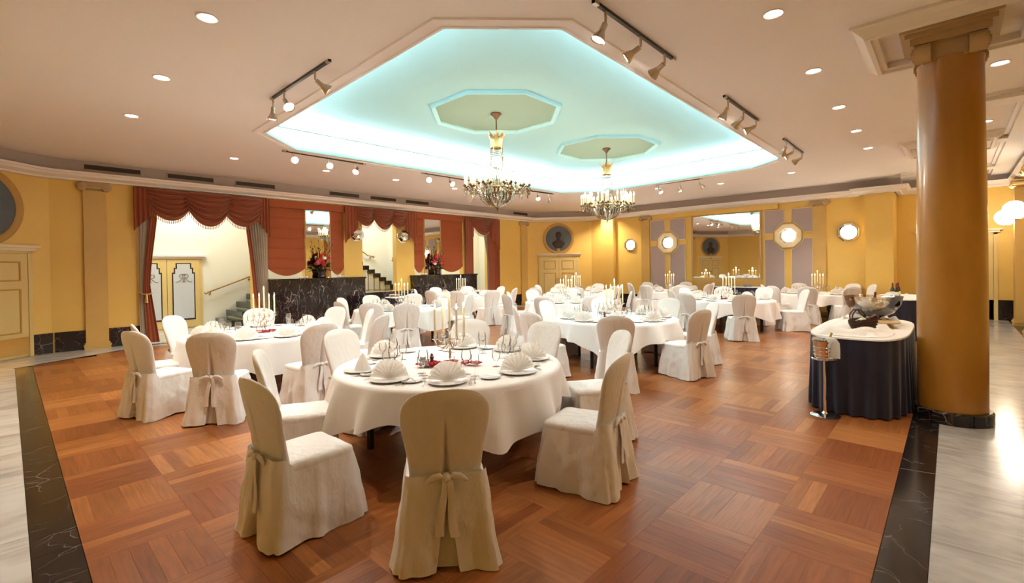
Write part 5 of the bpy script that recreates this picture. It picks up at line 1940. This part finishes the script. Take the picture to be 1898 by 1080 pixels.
first_c = True
pep = MB().lathe([(0.001, 0.0), (0.022, 0.0), (0.024, 0.01), (0.014, 0.04), (0.018, 0.06), (0.021, 0.075), (0.012, 0.085), (0.014, 0.095), (0.006, 0.105), (0.001, 0.108)], 16).mesh('pepper_mill', 'mill_wood')
salt_b = MB().lathe([(0.001, 0.0), (0.02, 0.0), (0.018, 0.045), (0.012, 0.055)], 14).mesh('body', 'wine_glass')
salt_t = MB().lathe([(0.013, 0.052), (0.014, 0.062), (0.001, 0.068)], 14).mesh('cap', 'silver')
for ti, (key, (C, tname, _)) in enumerate(TABLES.items()):
    t = thing('round_table', f'black-legged round table, the {tname}', 'table', (*C, 0), radians(31 * ti + 12), 'round banquet tables')
    put('tabletop', top_me, t)
    put('under_frame', ap_me, t)
    for k in range(4):
        lg = put('leg', leg_me, t)
        lg.location = (0.74 * cos(pi / 4 + k * pi / 2), 0.74 * sin(pi / 4 + k * pi / 2), 0)
    cl = put('tablecloth', CLOTHS[ti % 3])
    cl.location = (*C, 0)
    cl.rotation_euler = (0, 0, radians((200, 35, 120, 10, 250, 60, 170, 300, 90, 140)[ti]))
    tag(cl, f'white cloth draped over the {tname}', 'tablecloth', 'round white tablecloths')
    settings(key, C, tname, key in ('T1', 'T2', 'T5', 'T3'))
    z = TZ + 0.0065
    if first_c:
        cn = CANDEL
        first_c = False
    else:
        cn = copy_tree(CANDEL)
    cn.location = (C[0], C[1], z)
    view = atan2(C[1], C[0])
    cn.rotation_euler = (0, 0, view + radians(25) - radians(20))
    tag(cn, f'silver five-armed candelabrum on the {tname}', 'candelabrum', 'silver candelabra')
    base_rot = cn.rotation_euler[2]
    spots5 = [(0.15 * cos(radians(20 + 90 * k) + base_rot), 0.15 * sin(radians(20 + 90 * k) + base_rot), 0.225 + 0.0115) for k in range(4)] + [(0, 0, 0.30 + 0.0115)]
    for k, p in enumerate(spots5):
        cdn = thing('candle', f'{CN[k]} lit candle of the candelabrum on the {tname}', 'candle', (C[0] + p[0], C[1] + p[1], z + p[2]), 0, 'lit taper candles')
        if k == 4:
            cdn.scale = (1, 1, 1.08)
        put('wax', wax_me, cdn)
        put('wick', wick_me, cdn)
        put('flame', flame_me, cdn)
    point((C[0], C[1], z + 0.66), 1.6, (1.0, 0.62, 0.28), 0.012, 'candle_glow')
    # salt and pepper on the near tables
    if key in ('T1', 'T2', 'T3', 'T5', 'T6', 'T8'):
        u = Vector((-cos(view + 0.9), -sin(view + 0.9)))
        v2 = Vector((-u.y, u.x))
        p = Vector(C) + v2 * -0.22 + u * -0.06
        sp = put('saucer', side_me); sp.location = (p.x, p.y, z); sp.scale = (0.8, 0.8, 0.8)
        tag(sp, f'saucer holding salt and pepper on the {tname}', 'saucer', 'condiment saucers')
        pp = put('pepper_mill', pep); pp.location = (p.x + v2.x * 0.025, p.y + v2.y * 0.025, z + 0.005)
        tag(pp, f'small dark wooden pepper mill on the {tname}', 'pepper mill', 'pepper mills')
        ss = thing('salt_shaker', f'small glass salt shaker on the {tname}', 'salt shaker', (p.x - v2.x * 0.025, p.y - v2.y * 0.025, z + 0.005), 0, 'salt shakers')
        put('body', salt_b, ss)
        put('cap', salt_t, ss)
    # red petals strewn round the foot of the candelabrum
    if key in ('T1', 'T2', 'T5', 'T8', 'T3'):
        rp = random.Random(ti)
        fl = thing('red_flower_bed', f'bed of red blossoms around the candelabrum of the {tname}', 'flowers', (C[0], C[1], z), 0, 'red table flowers')
        big = 1.0 if key == 'T1' else 0.6
        cam_d = Vector((-cos(view), -sin(view)))
        sd = Vector((-cam_d.y, cam_d.x))
        for q in range(26):
            p = cam_d * rp.uniform(0.08, 0.22) * big + sd * rp.uniform(-0.26, 0.26) * big
            mb = MB()
            for w in range(6):
                an = 2 * pi * w / 6 + rp.random()
                rr = rp.uniform(0.035, 0.05) * big
                mb.add([(p.x, p.y, 0.006), (p.x + rr * cos(an - 0.45), p.y + rr * sin(an - 0.45), 0.038), (p.x + rr * 1.25 * cos(an), p.y + rr * 1.25 * sin(an), 0.030), (p.x + rr * cos(an + 0.45), p.y + rr * sin(an + 0.45), 0.038)], [(0, 1, 2), (0, 2, 3)])
            mb.build('blossom', 'petal_red', fl, smooth=False)


# ================================================================== BUFFETS
def superellipse(cx, cy, hx, hy, e, n):
    out = []
    for k in range(n):
        a = 2 * pi * k / n
        out.append((cx + hx * math.copysign(abs(cos(a)) ** e, cos(a)), cy + hy * math.copysign(abs(sin(a)) ** e, sin(a))))
    return out


def buffet(cx, cy, hx, hy, h, label, seed, e=0.55, cloth_label=None):
    b_ = thing('buffet_table', label, 'buffet table', (cx, cy, 0))
    n = 200
    ring = superellipse(0, 0, hx, hy, e, n)
    rr = random.Random(seed)
    # even spacing along the outline so that the pleats stay regular
    acc = [0.0]
    for k in range(n):
        p, q = ring[k], ring[(k + 1) % n]
        acc.append(acc[-1] + hypot(q[0] - p[0], q[1] - p[1]))
    tot = acc[-1]
    m = int(tot / 0.02)
    even = []
    j = 0
    for i in range(m):
        s = tot * i / m
        while acc[j + 1] < s:
            j += 1
        t = (s - acc[j]) / max(1e-9, acc[j + 1] - acc[j])
        p, q = ring[j % n], ring[(j + 1) % n]
        even.append((p[0] + (q[0] - p[0]) * t, p[1] + (q[1] - p[1]) * t))
    np_ = max(8, int(tot / 0.15))
    rows = []
    for i in range(9):
        t = i / 8
        row = []
        for k, (x, y) in enumerate(even):
            u = k / m
            d = Vector((x, y)).normalized()
            w = (0.006 + 0.030 * t) * sin(2 * pi * np_ * u + 0.9 * sin(2 * pi * u * 5 + seed)) + 0.02 * t
            row.append((x + d.x * w, y + d.y * w, h - 0.02 - (h - 0.032) * t))
        rows.append(row)
    mb = MB(); mb.loft(rows)
    mb.build('skirt', 'navy_cloth', b_, angle=1.2)
    mb = MB()
    mb.loft([[(x * s, y * s, z) for x, y in even] for s, z in ((0.02, h), (0.97, h), (1.0, h - 0.006), (1.005, h - 0.022), (0.98, h - 0.025))], True, True, True)
    mb.build('tabletop', 'cloth', b_, angle=0.8)
    for (sx, sy) in ((-1, -1), (1, -1), (-1, 1), (1, 1)):
        x, y = sx * hx * 0.62, sy * hy * 0.62
        MB().box(x - 0.025, x + 0.025, y - 0.025, y + 0.025, 0, h - 0.03).build('leg', 'black_leg', b_, smooth=False)
    return b_


def crumpled(cx, cy, hx, hy, z, label, seed):
    rr = random.Random(seed)
    n, m = 36, 20
    vs, fs = [], []
    for i in range(n + 1):
        for j in range(m + 1):
            u, v = i / n * 2 - 1, j / m * 2 - 1
            x = hx * u * sqrt(max(0.1, 1 - 0.35 * v * v)); y = hy * v * sqrt(max(0.1, 1 - 0.35 * u * u))
            nz = noise.noise(Vector((x * 5 + seed, y * 5, 0.3))) + 0.6 * noise.noise(Vector((x * 11, y * 11 + seed, 1.3)))
            e_ = min(1.0, (1 - max(abs(u), abs(v))) * 5)
            vs.append((x, y, 0.004 + max(0.0, 0.034 + 0.085 * nz) * e_))
            if i < n and j < m:
                a = i * (m + 1) + j
                fs.append((a, a + 1, a + m + 2, a + m + 1))
    o = MB().add(vs, fs).build('crumpled_cloth', 'cloth', angle=1.5)
    o.location = (cx, cy, z)
    return tag(o, label, 'cloth')


BX, BY, BH = 7.32, 0.80, 0.84
buffet(BX, BY, 1.18, 0.46, BH, 'rounded buffet table with pleated navy skirt beside the big column', 3)
crumpled(BX - 0.62, BY + 0.02, 0.50, 0.36, BH, 'rumpled white cloth at the near end of the navy skirted buffet', 4)
crumpled(BX + 0.45, BY, 0.55, 0.34, BH, 'rumpled white cloth under the glass bowl on the buffet', 8)
buffet(13.6, 0.86, 1.0, 0.45, 0.86, 'navy skirted buffet table farther behind the big column', 5)
crumpled(13.3, 0.9, 0.55, 0.3, 0.86, 'rumpled white cloth on the farther navy buffet', 6)
buffet(17.12, 5.35, 0.34, 0.74, 0.86, 'navy skirted side table below the large mirror', 7, 0.3)
buffet(8.22, 12.22, 0.50, 0.30, 0.80, 'navy skirted side table before the middle steps', 9, 0.3)
buffet(11.55, 12.75, 0.7, 0.33, 0.80, 'navy skirted side table before the right marble parapet', 10, 0.3)


def bottle(name, loc, rot, label, foil='bottle_foil', s=1.0, group=None, lab='bottle_label'):
    """rot: Euler tilt; origin at the bottle base"""
    b_ = thing(name, label, 'bottle', loc, 0, group)
    b_.rotation_euler = rot
    b_.scale = (s, s, s)
    MB().lathe([(0.001, 0.005), (0.035, 0.0), (0.042, 0.008), (0.042, 0.15), (0.036, 0.19), (0.019, 0.235), (0.014, 0.26), (0.0135, 0.30), (0.001, 0.30)], 18).build('glass_body', 'bottle_dark', b_)
    MB().lathe([(0.0205, 0.232), (0.0155, 0.258), (0.0160, 0.30), (0.017, 0.305), (0.001, 0.318)], 16).build('foil', foil, b_)
    MB().lathe([(0.0426, 0.05), (0.0426, 0.125)], 18).build('paper_label', lab, b_)
    return b_


# large glass bowl leaning on its foot, filled with bottles
bw = thing('glass_bowl', 'large glass punch bowl full of bottles on the buffet', 'bowl', (BX + 0.38, BY - 0.05, BH + 0.035))
bw.scale = (1.15, 1.15, 1.15)
MB().lathe([(0.001, 0.0), (0.13, 0.0), (0.12, 0.02), (0.06, 0.035), (0.10, 0.05), (0.19, 0.10), (0.25, 0.19), (0.27, 0.28), (0.275, 0.285), (0.262, 0.28), (0.24, 0.19), (0.18, 0.108), (0.09, 0.06), (0.001, 0.05)], 40).build('bowl', 'bowl_glass', bw)
ice = MB()
ri = random.Random(2)
for k in range(160):
    a, r = ri.uniform(0, 2 * pi), 0.225 * sqrt(ri.random())
    s = ri.uniform(0.014, 0.024)
    zc = 0.10 + ri.uniform(0.0, 0.10) + 0.30 * r * r
    Mx = Matrix.Translation((r * cos(a) * 0.85, r * sin(a) * 0.85, zc)) @ Matrix.Rotation(ri.uniform(0, 3), 4, Vector((ri.random(), ri.random(), 1)).normalized())
    ice.box(-s, s, -s, s, -s, s, Mx)
io = ice.build('ice', 'frost_glass', bw, smooth=False)
io['kind'] = 'stuff'
z = BH + 0.15
for k, (dx, dy, ax, ay, foil, lab) in enumerate(((-0.10, 0.05, -0.7, -0.5, 'bottle_foil', 'champagne bottle with gold neck leaning out of the glass bowl'), (-0.04, -0.08, 0.6, -0.5, 'foil_blue', 'bottle with blue neck leaning out of the glass bowl'),
                                               (0.06, 0.06, -0.5, 0.7, 'bottle_red_foil', 'bottle with dark red neck leaning out of the glass bowl'), (0.08, -0.06, 0.5, 0.8, 'chrome', 'bottle with silver neck leaning out of the glass bowl'), (0.0, 0.0, 0.1, 0.1, 'bottle_red_foil', 'bottle standing upright in the middle of the glass bowl'))):
    bottle('bottle', (BX + 0.38 + dx, BY - 0.05 + dy, z), (ax, ay, 0), lab, foil, 0.85, 'bottles in the glass bowl')

# round board, wicker wine basket with handle and bottle, loose bottle
tag(MB().lathe([(0.001, 0.0), (0.15, 0.0), (0.155, 0.008), (0.15, 0.016), (0.001, 0.016)], 32, (BX - 0.02, BY - 0.20, BH + 0.06)).build('wooden_board', 'board_wood'), 'pale round wooden board on the buffet cloth before the bowl', 'board')
bk = thing('wicker_basket', 'dark wicker wine basket with looped handle on the buffet', 'basket', (BX - 0.62, BY - 0.06, BH + 0.04), radians(-38))
rows = []
for (s, z) in ((0.72, 0.0), (0.80, 0.03), (0.92, 0.09), (1.0, 0.12)):
    rows.append([(0.17 * s * math.copysign(abs(cos(2 * pi * k / 36)) ** 0.5, cos(2 * pi * k / 36)), 0.075 * s * math.copysign(abs(sin(2 * pi * k / 36)) ** 0.6, sin(2 * pi * k / 36)), z + 0.03 * (cos(2 * pi * k / 36)) * (z / 0.12)) for k in range(36)])
mb = MB(); mb.loft(rows, True, True)
mb.build('basket_body', 'wicker', bk)
for z, s in ((0.015, 0.77), (0.04, 0.835), (0.065, 0.885), (0.09, 0.93)):
    mb = MB()
    mb.tube([(0.172 * s * math.copysign(abs(cos(2 * pi * k / 36)) ** 0.5, cos(2 * pi * k / 36)), 0.078 * s * math.copysign(abs(sin(2 * pi * k / 36)) ** 0.6, sin(2 * pi * k / 36)), z + 0.03 * cos(2 * pi * k / 36) * (z / 0.12)) for k in range(37)], 0.007, 6, False)
    mb.build('weave_band', 'wicker', bk)
for dx in (-0.02, 0.02):
    mb = MB()
    mb.tube([(-0.165 + 0.5 * dx, 0, 0.09), (-0.16 + dx, 0, 0.17), (-0.11 + dx, 0, 0.225), (-0.05 + dx, 0, 0.215), (0.0 + dx, 0, 0.16), (0.03, 0, 0.12)], 0.007, 6)
    mb.build('handle', 'wicker', bk)
ca, sa = cos(radians(-38)), sin(radians(-38))
bottle('wine_bottle', (BX - 0.62 - 0.10 * ca, BY - 0.06 - 0.10 * sa, BH + 0.10), (0, radians(72), radians(-38)), 'red-necked wine bottle lying in the dark wicker basket', 'bottle_red_foil', 0.9)

# champagne bucket on a stand with a folded towel and a bottle
SX, SY = 5.98, 1.00
ws = thing('wine_bucket_stand', 'chrome champagne bucket on a slim floor stand with folded towel', 'bucket stand', (SX, SY, 0))
MB().lathe([(0.001, 0.0), (0.135, 0.0), (0.14, 0.008), (0.12, 0.018), (0.03, 0.028), (0.016, 0.05)], 32).build('foot', 'chrome', ws)
MB().lathe([(0.015, 0.03), (0.014, 0.60)], 14).build('pole', 'chrome', ws)
mb = MB(); mb.tube([(0.115 * cos(2 * pi * k / 32), 0.115 * sin(2 * pi * k / 32), 0.615) for k in range(33)], 0.010, 6, False)
for k in range(3):
    mb.tube([(0.012 * cos(k * 2.1), 0.012 * sin(k * 2.1), 0.59), (0.112 * cos(k * 2.1), 0.112 * sin(k * 2.1), 0.612)], 0.006, 6)
mb.build('holder_ring', 'chrome', ws)
bu = MB().lathe([(0.001, 0.60), (0.088, 0.60), (0.094, 0.62), (0.105, 0.78), (0.112, 0.80), (0.114, 0.81), (0.104, 0.80), (0.09, 0.625), (0.001, 0.61)], 28).build('bucket', 'chrome', ws)
for z in (0.66, 0.70, 0.74):
    mb = MB(); r = 0.097 + (z - 0.62) * 0.07
    mb.tube([(r * cos(2 * pi * k / 28), r * sin(2 * pi * k / 28), z) for k in range(29)], 0.004, 5, False)
    mb.build('rib', 'chrome', bu)
tw = MB()
rows = []
cv = atan2(-SY, -SX)
e1, e2 = Vector((cos(cv), sin(cv), 0)), Vector((-sin(cv), cos(cv), 0))
for (d, z) in ((-0.10, 0.795), (-0.08, 0.835), (0.0, 0.85), (0.08, 0.84), (0.118, 0.80), (0.124, 0.72), (0.122, 0.64)):
    rows.append([tuple(e1 * d * 0.75 + e2 * (d * 0.7 + w) + Vector((0, 0, z))) for w in (-0.05, -0.017, 0.017, 0.05)])
tw.loft(rows, closed=False)
tow = tw.build('folded_towel', 'napkin')
tow.location = (SX, SY, 0)
tag(tow, 'white towel folded over the rim of the champagne bucket', 'towel')
bottle('champagne_bottle', (SX + 0.0, SY + 0.02, 0.62), (0.22, 0.42, 0), 'gold-labelled champagne bottle cooling in the floor bucket', 'bottle_foil', 0.95, None, 'bottle_foil')

# wrapped bottles and cutlery tray on the farther buffet
for k in range(3):
    bottle('wine_bottle', (13.0 + 0.22 * k, 0.86 + 0.08 * (k % 2), 0.865), (0, 0, 0), f'{["first", "second", "third"][k]} dark bottle standing on the farther navy buffet', 'bottle_red_foil', 1.0, 'bottles on the farther buffet')
# stacks of plates on the side tables
for (cx, cy, h, lab) in ((17.12, 5.05, 0.86, 'stack of plates on the side table below the mirror'), (17.12, 5.65, 0.86, 'second stack of plates below the mirror'), (7.92, 12.22, 0.80, 'stack of plates on the side table before the steps')):
    for k in range(4):
        o = put('dinner_plate', plate_me)
        o.location = (cx, cy, h + 0.0195 * k + 0.0005)
        tag(o, f'{["bottom", "second", "third", "top"][k]} plate in the {lab}', 'plate', 'stacked plates')
for k in range(6):
    o = put('red_wine_glass', g_red)
    o.location = (8.18 + 0.085 * k, 12.18 + 0.08 * (k % 2), 0.801)
    tag(o, f'{VN[k]} wine glass lined up on the side table before the steps', 'wine glass', 'glasses on the side table')

print('objects', len(bpy.data.objects))
